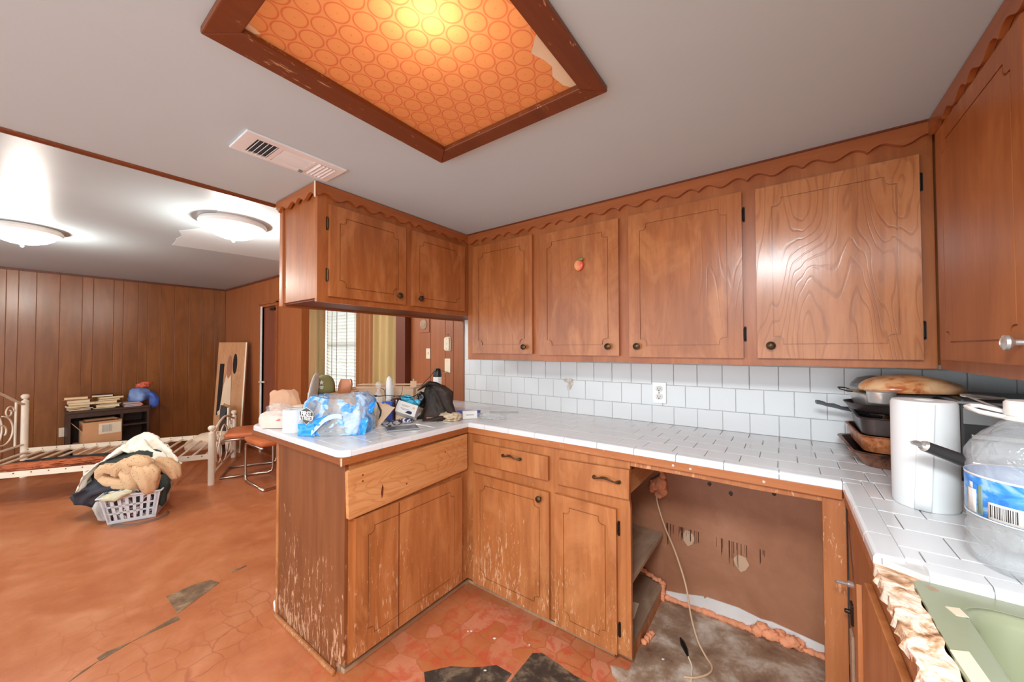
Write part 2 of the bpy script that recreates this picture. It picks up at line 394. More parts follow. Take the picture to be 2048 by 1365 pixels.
T['brownpatch'] = stained('brown_backing_floor', (92, 68, 48), (122, 92, 66), (168, 136, 104), 0.7, 12)
T['hardboard'] = stained('brown_painted_hardboard', (150, 98, 70), (170, 116, 86), (188, 136, 106), 0.36, 2)
T['foam'] = plain('orange_expanding_foam', (240, 158, 116), 0.75, var=0.15, vs_=20)

# ------------------------------------------------------------------ the setting
KZ, DZ = 2.061, 2.212                       # kitchen ceiling (dropped) and dining ceiling
LX0, LX1, LY0, LY1 = -1.055, -0.405, 0.262, 0.978      # opening of the light box in the kitchen ceiling
fl = struct('floor', MB().box(-6.85, -3.2, -0.06, 0.80, 2.85, 0), T['floor'])
def piece(name, poly, mat, z0=-0.001, z1=0.0015, parent=None):
    return obj(name, MB().prism(poly, 'z', z0, z1), mat, parent or fl)
piece('bare_patch', [(-2.673, .515), (-2.681, .640), (-2.655, .700), (-2.585, .722), (-2.455, .517)], T['brownpatch'])
piece('bare_patch', [(-2.439, .510), (-2.392, .512), (-2.392, .42), (-2.387, .345), (-2.412, .42)], T['brownpatch'])
piece('bare_patch', [(-2.383, .240), (-2.349, .247), (-2.362, .28), (-2.387, .345), (-2.398, .27)], T['brownpatch'])
piece('bare_patch', [(-2.307, .160), (-2.302, .158), (-2.325, .197), (-2.357, .245), (-2.336, .195)], T['brownpatch'])
piece('bare_patch', [(-2.674, .801), (-2.640, .799), (-2.645, .85), (-2.650, .875), (-2.662, .872), (-2.660, .84)], T['brownpatch'])
piece('torn_patch', [(-1.20, 1.02), (-1.134, 1.102), (-1.06, 1.15), (-1.016, 1.186), (-.983, 1.22), (-.906, 1.225), (-.90, 1.05), (-1.0, .96), (-1.1, .95)], T['blackpatch'])
piece('torn_patch', [(-.893, 1.232), (-.893, 1.36), (-.86, 1.385), (-.772, 1.378), (-.70, 1.368), (-.646, 1.371), (-.60, 1.25), (-.70, 1.08), (-.888, 1.06)], T['blackpatch'])
piece('bare_concrete', [(-.60, 1.50), (-.575, 1.46), (-.535, 1.44), (-.50, 1.40), (-.47, 1.33), (-.40, 1.15), (.14, 1.15), (.14, 2.08), (-.53, 2.08), (-.53, 1.52)], T['concrete'], z1=0.001)
for i in range(9):
    a, b = random.uniform(-1.25, -.5), random.uniform(1.12, 1.44)
    if i > 5: a, b = random.uniform(-.5, .05), random.uniform(1.5, 2.0)
    s = random.uniform(.004, .009)
    obj('crumb', MB().prism([(a, b), (a+s, b+s*.3), (a+s*1.3, b+s), (a+.2*s, b+s*.8)], 'z', 0.0005, 0.004), T['whitepaint'], fl)
kc = struct('ceiling', MB().plate([(-2.09, -2.3), (0.80, -2.3), (0.80, 2.12), (-2.09, 2.12)], [[(LX0, LY0), (LX1, LY0), (LX1, LY1), (LX0, LY1)]], 'z', KZ, KZ+0.03), T['ceil'])
struct('light_well', MB().plate([(-1.12, .20), (-.34, .20), (-.34, 1.04), (-1.12, 1.04)], [[(LX0, LY0), (LX1, LY0), (LX1, LY1), (LX0, LY1)]], 'z', KZ+.031, KZ+.04)
       .box(LX0-.015, LY0-.015, KZ+.04, LX0, LY1+.015, KZ+.30).box(LX1, LY0-.015, KZ+.04, LX1+.015, LY1+.015, KZ+.30)
       .box(LX0, LY0-.015, KZ+.04, LX1, LY0, KZ+.30).box(LX0, LY1, KZ+.04, LX1, LY1+.015, KZ+.30).box(LX0-.015, LY0-.015, KZ+.30, LX1+.015, LY1+.015, KZ+.32), T['whitepaint'], kc)
dc = struct('ceiling', MB().box(-6.85, -3.2, DZ, -2.06, 2.85, DZ+.03), T['ceil2'])
struct('fascia', MB().box(-2.105, -3.2, KZ, -2.09, 2.12, DZ), T['ceil'], dc)
struct('paint_patch', MB().prism([(-4.194, .809), (-4.04, .80), (-3.94, .784), (-3.80, .79), (-3.655, .743), (-3.37, .856), (-3.25, .875), (-3.2, .80), (-3.141, .831), (-3.03, .79), (-2.902, .780), (-2.622, .809), (-2.12, .86), (-2.12, 1.7), (-3.3, 1.86), (-4.093, 1.632), (-4.12, 1.3)], 'z', DZ-.0015, DZ+.001), T['patch'], dc)
struct('trim_1', MB().tube([(-2.098, -3.2, KZ+.002), (-2.098, .80, KZ+.002)], .016, 10), T['frame'], smooth=True)
wl = struct('wall_left', MB().box(-6.85, -3.2, 0, -6.752, 2.0, DZ), T['panel_hall'])
gy = [-.60, -.45, -.33, -.15, -.029, .051, .172, .339, .509, .597, .767, .85, .985, 1.074, 1.205, 1.342, 1.491, 1.641, 1.786, 1.917]
for a, b in zip(gy, gy[1:]):
    obj('plank', MB().box(-6.753, a+.0016, .07, -6.746, b-.0016, DZ-.02), T['panel'], wl, bevel=.002, seg=1)
obj('plank', MB().box(-6.753, -3.2, .07, -6.744, -.603, DZ-.02), T['panel'], wl)
struct('baseboard_left', MB().box(-6.744, -3.2, 0, -6.732, 1.917, .075), T['panel'], bevel=.003)
struct('trim_2', MB().box(-6.744, -3.2, DZ-.022, -6.730, 1.917, DZ-.001).box(-6.73, 1.903, DZ-.022, -4.31, 1.917, DZ-.001), T['trimdark'])
wf = struct('wall_far', MB().plate([(-6.75, 0), (-4.31, 0), (-4.31, DZ), (-6.75, DZ)], [[(-5.385, .02), (-4.93, .02), (-4.93, 1.855), (-5.385, 1.855)]], 'y', 1.917, 1.99), T['panel_hall'])
dr = obj('door_1', MB().box(-5.380, 1.935, .01, -4.935, 1.965, 1.850), T['door_dark'], origin=(-5.16, 1.95, 0), bevel=.003); dr['kind'] = 'structure'
obj('door_frame', MB().box(-5.445, 1.897, 0, -5.415, 1.92, 1.90).box(-4.93, 1.897, 0, -4.905, 1.92, 1.90).box(-5.445, 1.897, 1.885, -4.905, 1.92, 1.92), T['panel_hall'], dr)
obj('jamb_strip', MB().box(-5.415, 1.905, 0, -5.385, 1.94, 1.868), T['whitepaint'], dr, bevel=.002, label='scuffed white painted jamb strip')
obj('door_handle', MB().cyl((-5.36, 1.935, .90), (-5.36, 1.895, .90), .011, n=12).tube([(-5.40, 1.892, .90), (-5.33, 1.89, .902), (-5.24, 1.892, .905)], .009, 8), T['cream'], dr, smooth=True)
obj('door_closer', MB().box(-5.12, 1.90, 1.80, -5.00, 1.935, 1.83), T['blackmetal'], dr, bevel=.004)
ww = struct('wall_window', MB().plate([(-6.85, 0), (-2.6, 0), (-2.6, DZ), (-6.85, DZ)], [[(-6.10, .70), (-3.45, .70), (-3.45, 1.98), (-6.10, 1.98)]], 'y', 2.74, 2.84), T['panel_hall'])  # opening made wider than the blind so daylight backlights the curtains
struct('wall_return', MB().box(-4.38, 1.99, 0, -4.31, 2.0, DZ).box(-2.72, 2.10, 0, -2.62, 2.74, DZ).box(-6.85, 2.0, 0, -6.75, 2.85, DZ), T['panel_hall'], ww)
wi = thing('window_1', 'x', 'x', (-4.76, 2.78, .70)); del wi['label']; del wi['category']; wi['kind'] = 'structure'
obj('window_frame', MB().plate([(-6.14, .66), (-3.41, .66), (-3.41, 2.02), (-6.14, 2.02)], [[(-6.06, .74), (-5.34, .74), (-5.34, 1.94), (-6.06, 1.94)], [(-4.18, .74), (-3.49, .74), (-3.49, 1.94), (-4.18, 1.94)], [(-5.26, .74), (-4.26, .74), (-4.26, 1.36), (-5.26, 1.36)], [(-5.26, 1.40), (-4.26, 1.40), (-4.26, 1.94), (-5.26, 1.94)]], 'y', 2.725, 2.78), T['whitepaint'], wi)  # outer sashes are added, hidden behind the curtains to light them through
mu = MB()
for x in (-5.01, -4.76, -4.51): mu.box(x-.008, 2.755, .74, x+.008, 2.77, 1.94)
for z in (.95, 1.16, 1.58, 1.77): mu.box(-5.26, 2.756, z-.008, -4.26, 2.769, z+.008)
obj('muntin', mu, T['whitepaint'], wi)
for x0, x1, z0, z1 in ((-5.26, -4.26, .74, 1.36), (-5.26, -4.26, 1.40, 1.94), (-6.06, -5.34, .74, 1.94), (-4.18, -3.49, .74, 1.94)): obj('pane', MB().box(x0, 2.76, z0, x1, 2.764, z1), glass('window_pane', (1, 1, 1, 1), .06, .02), wi)
bl = thing('window_blind', 'white slatted blind covering the window between the golden curtains', 'blind', (-4.78, 2.69, .72))
m = NT('translucent_blind_slat'); m.set(Base_Color=(.9, .89, .86, 1), Roughness=.5, Emission_Color=(1, .98, .93, 1), Emission_Strength=0.0)
tr = m.n('ShaderNodeBsdfTranslucent', {'Color': (.95, .93, .88, 1)}); mxs = m.n('ShaderNodeMixShader', {0: .65, 1: m.b.outputs[0], 2: tr.outputs[0]})
m.t.links.new(mxs.outputs[0], m.out.inputs[0]); T['slat'] = m.mat
s0 = None
for i in range(28):
    z = .76+i*.0455
    if s0 is None: s0 = obj('slat', MB().obox((-4.78, 2.69, z), (.47, 0, 0), (0, .011, -.021), (0, .0008, .0005)), T['slat'], bl)
    else:
        s = s0.copy(); C.objects.link(s); s.location = (0, 0, i*.0455)
obj('head_rail', MB().box(-5.27, 2.665, 2.02, -4.28, 2.715, 2.06), T['whitepaint'], bl)
for x in (-5.08, -4.95, -4.70, -4.50, -4.38): obj('ladder_cord', MB().box(x-.006, 2.664, .74, x+.006, 2.667, 2.03), T['whitepaint'], bl)
def curtain_mat(name, a, b, c2):
    m = NT(name); v = m.coord((5.5, 1, .35)); n = m.noise(v, 1.0, 4, .4)
    col = m.ramp(n, [(.32, lin(a)), (.5, lin(b)), (.66, lin(c2))])
    m.set(Base_Color=col, Roughness=.45, Sheen_Weight=.3)
    t = m.n('ShaderNodeBsdfTranslucent', {'Color': m.mix(.5, col, (.75, .72, .66, 1))}); x = m.n('ShaderNodeMixShader', {0: .5, 1: m.b.outputs[0], 2: t.outputs[0]})
    m.t.links.new(x.outputs[0], m.out.inputs[0]); return m.mat
def curtain(x0, x1, mat, label, ph):
    f = lambda u, v: (x0+(x1-x0)*u, 2.60+.022*math.sin(u*26+ph)+.014*math.sin(u*51+ph*2+v*1.4)+.01*v*math.sin(u*9), 2.12-2.06*v)
    return tag(obj('curtain', MB().surf(f, 90, 10, .002), mat, smooth='all'), label, 'curtain', 'curtains at the blinded window')
curtain(-6.15, -5.20, curtain_mat('pale_gold_curtain', (226, 176, 112), (240, 202, 140), (204, 192, 122)), 'pale gold satin curtain left of the window blind', .4)
curtain(-4.36, -3.98, curtain_mat('brown_gold_curtain', (196, 130, 72), (214, 148, 84), (220, 164, 104)), 'brown gold curtain just right of the window blind', 2.0)
curtain(-3.99, -3.42, curtain_mat('olive_gold_curtain', (176, 144, 84), (206, 174, 108), (226, 196, 136)), 'olive gold curtain hanging beside the dark casing', 3.1)
struct('trim_3', MB().box(-2.76, 2.02, 0, -2.632, 2.10, KZ+.14), T['trimdark'], bevel=.003)
wb = struct('wall_back', MB().box(-2.64, 2.09, 0, .80, 2.17, KZ+.14), T['whitepaint'])
for a, b in zip([-2.632, -2.370, -2.198, -2.105], [-2.370, -2.198, -2.105, -1.992]):
    obj('plank', MB().box(a+.002, 2.080, .06, b-.002, 2.0905, KZ+.12), T['panel_hall'], wb, bevel=.0015, seg=1)
wr = struct('wall_right', MB().box(.748, -1.6, 0, .84, 2.12, KZ+.05), T['whitepaint'])
# glazed tiles, one object each, mesh data shared by size
TM = {}
def tile_obj(parent, kind, x, y, z, w, h, t=.008, name='tile', mat=None):
    """kind 'z': lies on a counter (w along x, h along y); 'y': on the back wall; 'x': on the right wall"""
    key = (kind, round(w, 3), round(h, 3), t, name)
    if key not in TM:
        g = .0010; c = .0016; w2, h2 = w-2*g, h-2*g
        lo = [(0, 0), (w2, 0), (w2, h2), (0, h2)]; hi = [(c, c), (w2-c, c), (w2-c, h2-c), (c, h2-c)]
        def P(a, b, d): return {'z': (a, b, d), 'y': (a, -d, b), 'x': (-d, a, b)}[kind]
        v = [P(a, b, 0) for a, b in lo]+[P(a, b, t-c) for a, b in lo]+[P(a, b, t) for a, b in hi]
        f = [(0, 1, 5, 4), (1, 2, 6, 5), (2, 3, 7, 6), (3, 0, 4, 7), (4, 5, 9, 8), (5, 6, 10, 9), (6, 7, 11, 10), (7, 4, 8, 11), (8, 9, 10, 11), (3, 2, 1, 0)]
        me = bpy.data.meshes.new(name); me.from_pydata(v, [], f); me.materials.append(mat or T['tile'])
        bm = bmesh.new(); bm.from_mesh(me); bmesh.ops.recalc_face_normals(bm, faces=bm.faces); bm.to_mesh(me); bm.free(); TM[key] = me
    o = bpy.data.objects.new(name, TM[key]); C.objects.link(o); o.parent = parent
    g = .0010; off = {'z': (g, g, 0), 'y': (g, 0, g), 'x': (0, g, g)}[kind]
    o.location = Vector((x, y, z))+Vector(off)-worg(parent); return o
def field(parent, kind, u0, u1, rows, pitch, fixed, t=.008, phase=0.0, skip=None):
    """rows: (v0, v1); running bond"""
    for r, (v0, v1) in enumerate(rows):
        st = phase+(pitch/2 if r % 2 else 0); k = math.floor((u0-st)/pitch); x = st+k*pitch
        while x < u1-1e-4:
            a, b = max(x, u0), min(x+pitch, u1); x += pitch
            if b-a < .008: continue
            if skip and skip(a, b, v0, v1): continue
            jit = random.uniform(-.0004, .0004)
            if kind == 'z': tile_obj(parent, 'z', a, v0, fixed, b-a, v1-v0, t)
            elif kind == 'y': tile_obj(parent, 'y', a, fixed+jit, v0, b-a, v1-v0, t)
            else: tile_obj(parent, 'x', fixed+jit, a, v0, b-a, v1-v0, t)
rows3 = [(.914, 1.009), (1.009, 1.1225), (1.1225, 1.235), (1.235, 1.262)]
obj('grout', MB().box(-1.983, 2.088, .912, .748, 2.091, 1.262), T['grout'], wb)
field(wb, 'y', -1.983, .740, rows3, .1125, 2.090, phase=-.0215)
obj('grout', MB().box(.746, .90, .912, .749, 2.088, 1.262), T['grout'], wr)
field(wr, 'x', .90, 2.082, rows3, .1125, .748)
hole = [(-1.128, 1.118), (-1.108, 1.131), (-1.092, 1.124), (-1.085, 1.135), (-1.062, 1.126), (-1.056, 1.098), (-1.068, 1.080), (-1.078, 1.058), (-1.098, 1.055), (-1.104, 1.082), (-1.094, 1.100), (-1.112, 1.104)]
obj('broken_tile_hole', MB().prism(hole, 'y', 2.0805, 2.083), stained('crumbled_tile_backing', (150, 128, 104), (196, 186, 174), (226, 220, 212), .9, 40), wb)
# ------------------------------------------------------------------ kitchen ceiling fixtures
t = thing('ceiling_light', 'brown framed ceiling light box with orange circle-patterned panel', 'light', (-.73, .62, KZ-.02))
for poly in ([(-1.067, .248), (-.391, .248), (-.45, .305), (-.99, .305)], [(-.391, .248), (-.391, .990), (-.45, .932), (-.45, .305)],
             [(-.391, .990), (-1.067, .990), (-.99, .932), (-.45, .932)], [(-1.067, .990), (-1.067, .248), (-.99, .305), (-.99, .932)]):
    obj('frame_board', MB().prism(poly, 'z', KZ-.018, KZ), T['frame'], t, bevel=.003)
m = NT('orange_embossed_diffuser'); v = m.coord(rand=False)
# hexagonally packed rings, pitch 5 cm
def ring(ox, oy, P=.058):
    q = m.n('ShaderNodeVectorMath', {0: v, 1: (ox, oy, 0)}, operation='ADD').outputs[0]
    w = m.n('ShaderNodeVectorMath', {0: q, 1: (P, P*1.732, 1)}, operation='DIVIDE').outputs[0]
    fr = m.n('ShaderNodeVectorMath', {0: w}, operation='FRACTION').outputs[0]
    c_ = m.n('ShaderNodeVectorMath', {0: fr, 1: (.5, .5, 0)}, operation='SUBTRACT').outputs[0]
    c_ = m.n('ShaderNodeVectorMath', {0: c_, 1: (P, P*1.732, 0)}, operation='MULTIPLY').outputs[0]
    return m.n('ShaderNodeVectorMath', {0: c_}, operation='LENGTH').outputs['Value']
d = m.math('MINIMUM', ring(0, 0), ring(.029, .0502))
rg = m.ramp(m.math('MULTIPLY', d, 17.24), [(.405, G0), (.43, G1), (.455, G1), (.485, G0)])
dot = m.ramp(m.math('MULTIPLY', d, 17.24), [(.02, G1), (.05, G0)])
col = m.mix(m.math('MULTIPLY', rg, .75), lin((226, 154, 106)), lin((216, 78, 46)))
hh = m.math('ADD', rg, m.math('MULTIPLY', dot, .6))
bp = m.n('ShaderNodeBump', {'Height': hh, 'Strength': .5, 'Distance': .003}).outputs[0]
m.set(Base_Color=col, Roughness=.3); m.t.links.new(bp, m.b.inputs['Normal'])
tr = m.n('ShaderNodeBsdfTranslucent', {'Color': m.mix(.30, col, (1, .95, .75, 1)), 'Normal': bp}); mx = m.n('ShaderNodeMixShader', {0: .55, 1: m.b.outputs[0], 2: tr.outputs[0]})
m.t.links.new(mx.outputs[0], m.out.inputs[0]); T['diff'] = m.mat
obj('diffuser_panel', MB().box(-1.05, .267, KZ+.004, -.41, .973, KZ+.0065), T['diff'], t)
obj('torn_paper', MB().prism([(-.448, .934), (-.452, .72), (-.470, .735), (-.500, .765), (-.486, .80), (-.480, .833), (-.497, .865), (-.490, .91), (-.475, .934)], 'z', KZ-.001, KZ+.0015), plain('yellowed_torn_paper', (240, 228, 196), .9), t, label='cream torn paper at the panel edge')
obj('torn_paper', MB().prism([(-.992, .303), (-.992, .33), (-.98, .338), (-.972, .318), (-.965, .303)], 'z', KZ-.001, KZ+.0015), plain('yellowed_torn_paper', (240, 228, 196), .9), t)
obj('bulb', MB().lathe([(0, .0), (.02, .006), (.03, .02), (.032, .035), (.026, .055), (.014, .075), (.014, .10), (0, .10)], (-.625, .535, KZ+.20)), plain('frosted_bulb_glass', (250, 246, 230), .4), t, smooth=True)
T['ventwhite'] = plain('cool_white_vent_enamel', (234, 242, 244), .35)
t = thing('ceiling_vent', 'white louvered ceiling vent near the hanging cabinet', 'vent', (-1.53, .64, KZ-.01))
vx0, vx1, vy0, vy1 = -1.615, -1.443, .462, .815
obj('vent_frame', MB().plate([(vx0, vy0), (vx1, vy0), (vx1, vy1), (vx0, vy1)], [[(-1.595, .505), (-1.475, .505), (-1.475, .575), (-1.595, .575)], [(-1.595, .59), (-1.475, .59), (-1.475, .70), (-1.595, .70)], [(-1.595, .715), (-1.475, .715), (-1.475, .785), (-1.595, .785)]], 'z', KZ-.007, KZ), T['ventwhite'], t, bevel=.002)
obj('slot_shade', MB().box(-1.60, .50, KZ-.0005, -1.47, .79, KZ+.0005), T['darkgrey'], t)  # dark sheet on the ceiling paints the shade behind the louvers
for i in range(5): obj('louver', MB().obox((-1.535, .512+i*.0145, KZ-.005), (.058, 0, 0), (0, .003, .004), (0, -.0006, .0005)), T['ventwhite'], t)
for i in range(8): obj('louver', MB().obox((-1.588+i*.0145, .645, KZ-.005), (.0055, 0, .003), (0, .054, 0), (.0004, 0, -.0006)), T['ventwhite'], t)
for i in range(5): obj('louver', MB().obox((-1.535, .722+i*.0145, KZ-.005), (.058, 0, 0), (0, -.0055, .004), (0, .0006, .0005)), T['ventwhite'], t)
obj('damper_lever', MB().box(-1.60, .69, KZ-.012, -1.585, .705, KZ-.006), T['grey'], t)
m = NT('glowing_frosted_glass'); m.set(Base_Color=(1, .98, .94, 1), Roughness=.4, Emission_Color=(1, .95, .88, 1), Emission_Strength=3.0); T['glow'] = m.mat
for c, lb in (((-4.472, .044), 'frosted dome ceiling lamp nearer the bare paneled wall'), ((-3.10, .92), 'frosted dome ceiling lamp amid the white paint patch')):
    t = thing('dome_lamp', lb, 'lamp', (c[0], c[1], DZ-.13), 'dome lamps on the dining ceiling')
    R_ = .185; z = DZ-.003
    obj('rim', MB().lathe([(R_-.03, 0), (R_+.005, 0), (R_+.012, -.02), (R_+.004, -.038), (R_-.012, -.038), (R_-.02, -.02)], (c[0], c[1], z), 40), T['white'], t, smooth=True)
    obj('dome', MB().lathe([(R_-.012, -.036), (R_-.03, -.062), (R_-.065, -.088), (.07, -.108), (.03, -.116), (.0, -.118)], (c[0], c[1], z), 40), T['glow'], t, smooth='all')
    obj('finial', MB().lathe([(0, -.114), (.014, -.116), (.008, -.124), (.011, -.131), (.005, -.139), (0, -.140)], (c[0], c[1], z), 16), T['steel'], t, smooth=True)

# ------------------------------------------------------------------ cabinets
def notch_poly(a0, b0, a1, b1, r=.028):
    """rectangle whose corners are notched: a step in, then a quarter arc"""
    P = []
    for cx, cy, sx, sy in ((a0, b0, 1, 1), (a1, b0, -1, 1), (a1, b1, -1, -1), (a0, b1, 1, -1)):
        pts = [(cx, cy+sy*r)]
        for k in range(6):
            t_ = PI/2*(1-k/5); pts.append((cx+sx*r*(.35+.65*math.cos(t_)), cy+sy*r*(.35+.65*math.sin(t_))))
        pts.append((cx+sx*r, cy))
        if (sx*sy) < 0: pts = pts[::-1]
        P += pts
    return P
def slab_door(parent, ax, a0, b0, a1, b1, back, front, mat, inset=.052, r=.03, sides=1, name='door', groove=True, label=None):
    """ax: 'y' = front faces -y, 'x' = front faces +x/-x. The groove is a real gap between rim and field."""
    s = 1 if front > back else -1; th = .005
    mb = MB()
    mid = front-s*th
    mb.prism([(a0, b0), (a1, b0), (a1, b1), (a0, b1)], ax, back, mid)
    if groove:
        g = .0042
        o_ = notch_poly(a0+inset, b0+inset, a1-inset, b1-inset, r); i_ = notch_poly(a0+inset+g, b0+inset+g, a1-inset-g, b1-inset-g, r)
        mb.plate([(a0, b0), (a1, b0), (a1, b1), (a0, b1)], [o_], ax, mid, front); mb.prism(i_, ax, mid, front)
    else: mb.prism([(a0, b0), (a1, b0), (a1, b1), (a0, b1)], ax, mid, front)
    return obj(name, mb, mat, parent, label=label)
def knob(parent, p, nrm, mat=None, r=.016):
    obj('knob', MB().lathe([(.006, 0), (.006, .010), (r*.8, .014), (r, .019), (r*.95, .024), (r*.6, .027), (r*.55, .025), (r*.25, .027), (0, .0275)], p, 20, axis=nrm), mat or T['bronze'], parent, smooth=True)
def hinge(parent, p, along, nrm, mat=None, L=.028):
    p = Vector(p); a = Vector((0, 0, 1)); nrm = Vector(nrm); al = Vector(along)
    mb = MB().obox(p+nrm*.001, al*.0045, a*L*.9, nrm*.0012).cyl(p-a*L*.8+nrm*.004-al*.002, p+a*L*.8+nrm*.004-al*.002, .0036, n=10).cyl(p-a*L*.95+nrm*.0005, p-a*L*.95+nrm*.0022, .0046, n=12).cyl(p+a*L*.95+nrm*.0005, p+a*L*.95+nrm*.0022, .0046, n=12)
    for k in (-1, 1): mb.cyl(p+a*L*.6*k, p+a*L*.6*k+nrm*.004, .003, n=8)
    mb.cyl(p-a*L*1.0+nrm*.004-al*.002, p-a*L*.8+nrm*.004-al*.002, .0022, n=8); mb.cyl(p+a*L*.8+nrm*.004-al*.002, p+a*L*1.0+nrm*.004-al*.002, .0022, n=8)
    obj('hinge', mb, mat or T['blackmetal'], parent, smooth=True)
def scallop(u0, u1, top, low, A=.021, per=.178, ph=0.0):
    P = [(u0, top)]
    n = int((u1-u0)/.006)
    for i in range(n+1):
        u = u0+(u1-u0)*i/n; q = ((u-ph)/per) % 1.0; k = q*2 if q < .5 else (1-q)*2
        h = math.sin(PI/2*k/.4)**.8 if k < .4 else .5*(1+math.cos(PI*(k-.4)/.6))
        P.append((u, low+A*h))
    P.append((u1, top)); return P[::1]
def valance(parent, ax, u0, u1, d0, d1, mat, ph=0.0, low=None):
    top = KZ-.004; low = low or KZ-.066
    P = scallop(u0, u1, top, low, ph=ph)
    # strips keep the thin board well shaped
    mb = MB()
    def Q(a, b, d): return {'x': (d, a, b), 'y': (a, d, b)}[ax]
    pts = P[1:-1]; n = len(pts)
    v = [Q(a, b, d0) for a, b in pts]+[Q(a, top, d0) for a, b in pts]+[Q(a, b, d1) for a, b in pts]+[Q(a, top, d1) for a, b in pts]
    f = []
    for i in range(n-1): f += [(i, i+1, n+i+1, n+i), (2*n+i, 3*n+i, 3*n+i+1, 2*n+i+1), (i, 2*n+i, 2*n+i+1, i+1), (n+i, n+i+1, 3*n+i+1, 3*n+i)]
    f += [(0, n, 3*n, 2*n), (n-1, 3*n-1, 4*n-1, 2*n-1)]
    mb.add(v, f); return obj('valance', mb, mat, parent)
# back wall cupboards
bu = thing('wall_cabinet', 'long stained wall cabinet with four grooved doors over the tiled counter', 'cabinet', (-.62, 1.93, 1.25))
obj('body', MB().box(-1.663, 1.795, 1.262, .42, 2.086, KZ-.002), T['cab'], bu)
obj('face_frame', MB().plate([(-1.663, 1.250), (.401, 1.250), (.401, KZ-.003), (-1.663, KZ-.003)],
    [[(-1.60, 1.30), (-1.16, 1.30), (-1.16, 1.95), (-1.60, 1.95)], [(-1.09, 1.30), (-.66, 1.30), (-.66, 1.94), (-1.09, 1.94)], [(-.58, 1.30), (-.14, 1.30), (-.14, 1.94), (-.58, 1.94)], [(-.07, 1.30), (.35, 1.30), (.35, 1.94), (-.07, 1.94)]], 'y', 1.776, 1.795), T['cab'], bu, bevel=.0015)
UD = [(-1.607, -1.150, 1.289, 1.972, -1.199, 1, 'door'), (-1.104, -.646, 1.283, 1.958, -.697, -1, 'door'), (-.596, -.131, 1.278, 1.957, -.556, 1, 'door'), (-.084, .366, 1.279, 1.954, -.040, 1, 'door_grain')]
for i, (a, b, z0, z1, kx, hs, mt) in enumerate(UD):
    d_ = slab_door(bu, 'y', a, z0, b, z1, 1.776, 1.757, T[mt], label='glossy figured grain door' if i == 3 else None)
    knob(d_, (kx, 1.757, 1.328), (0, -1, 0))
    hx = {0: a, 1: a, 2: b, 3: b}[i]; al = (-1, 0, 0) if i < 2 else (1, 0, 0)
    for hz in (1.376, 1.866): hinge(d_, (hx+(-.004 if i < 2 else .006), 1.775, hz), al, (0, -1, 0))
valance(bu, 'y', -1.648, .388, 1.757, 1.775, T['cab_x'], ph=.067)
obj('ceiling_bead', MB().box(-1.648, 1.752, KZ-.006, .388, 1.757, KZ), T['trimdark'], bu)
tag(obj('apple_magnet', MB().blob((-.853, 1.748, 1.752), (.027, .010, .029), 2, .06, 1.5, 3), [NT('red_gold_apple_glaze').mat], smooth='all'), 'small red and gold apple ornament stuck on the second cabinet door', 'ornament')
m = NT('apple_glaze'); v = m.coord(rand=False); sx = m.n('ShaderNodeSeparateXYZ', {0: v}).outputs[0]
m.set(Base_Color=m.ramp(m.math('ADD', m.math('MULTIPLY', sx, 14), m.math('MULTIPLY', m.noise(v, 30, 3), .6)), [(.05, lin((236, 170, 110))), (.45, lin((232, 110, 78))), (.75, lin((214, 52, 50)))]), Roughness=.3)
ap = bpy.data.objects['apple_magnet']; ap.data.materials[0] = m.mat
obj('leaf', MB().blob((-.838, 1.737, 1.780), (.016, .004, .009), 5, .2, 2, 2).cyl((-.858, 1.744, 1.778), (-.860, 1.742, 1.788), .002), plain('olive_leaf_glaze', (132, 128, 70), .4), ap, smooth='all')
# hanging cupboard over the peninsula
hu = thing('hanging_cabinet', 'two-door stained cabinet hanging from the ceiling over the peninsula', 'cabinet', (-1.84, 1.44, 1.53))
obj('body', MB().box(-2.012, .806, 1.548, -1.682, 2.078, KZ-.002), T['cab'], hu)
obj('bottom_board', MB().box(-2.012, .815, 1.540, -1.682, 2.070, 1.548), T['trimdark'], hu)
obj('end_stile', MB().box(-2.040, .798, 1.531, -2.004, .822, KZ-.003), T['cab'], hu, bevel=.004)
obj('back_rail', MB().box(-2.030, .822, 1.531, -2.012, 2.07, KZ-.003), T['cab_y'], hu)
obj('face_frame', MB().plate([(.803, 1.531), (1.776, 1.531), (1.776, KZ-.003), (.803, KZ-.003)], [[(.875, 1.575), (1.25, 1.575), (1.25, 1.96), (.875, 1.96)], [(1.335, 1.575), (1.71, 1.575), (1.71, 1.96), (1.335, 1.96)]], 'x', -1.682, -1.663), T['cab'], hu)
for a, b, ky, hy in ((.852, 1.268, 1.218, .845), (1.315, 1.729, 1.359, 1.736)):
    d_ = slab_door(hu, 'x', a, 1.558, b, 1.976, -1.663, -1.645, T['door'], inset=.045)
    knob(d_, (-1.645, ky, 1.600), (1, 0, 0))
    for hz in (1.655, 1.890): hinge(d_, (-1.661, hy, hz), (0, -1 if hy < 1 else 1, 0), (1, 0, 0), mat=T['bronze'])
valance(hu, 'x', .786, 1.757, -1.660, -1.646, T['cab_y'], ph=.80, low=KZ-.062)
valance(hu, 'y', -2.046, -1.648, .784, .798, T['cab_x'], ph=-1.66, low=KZ-.062)
obj('corner_bead', MB().tube([(-1.648, .784, KZ-.003), (-1.648, .784, KZ-.045), (-1.655, .788, KZ-.07)], .004, 8), T['cream'], hu, label='chipped pale corner bead')
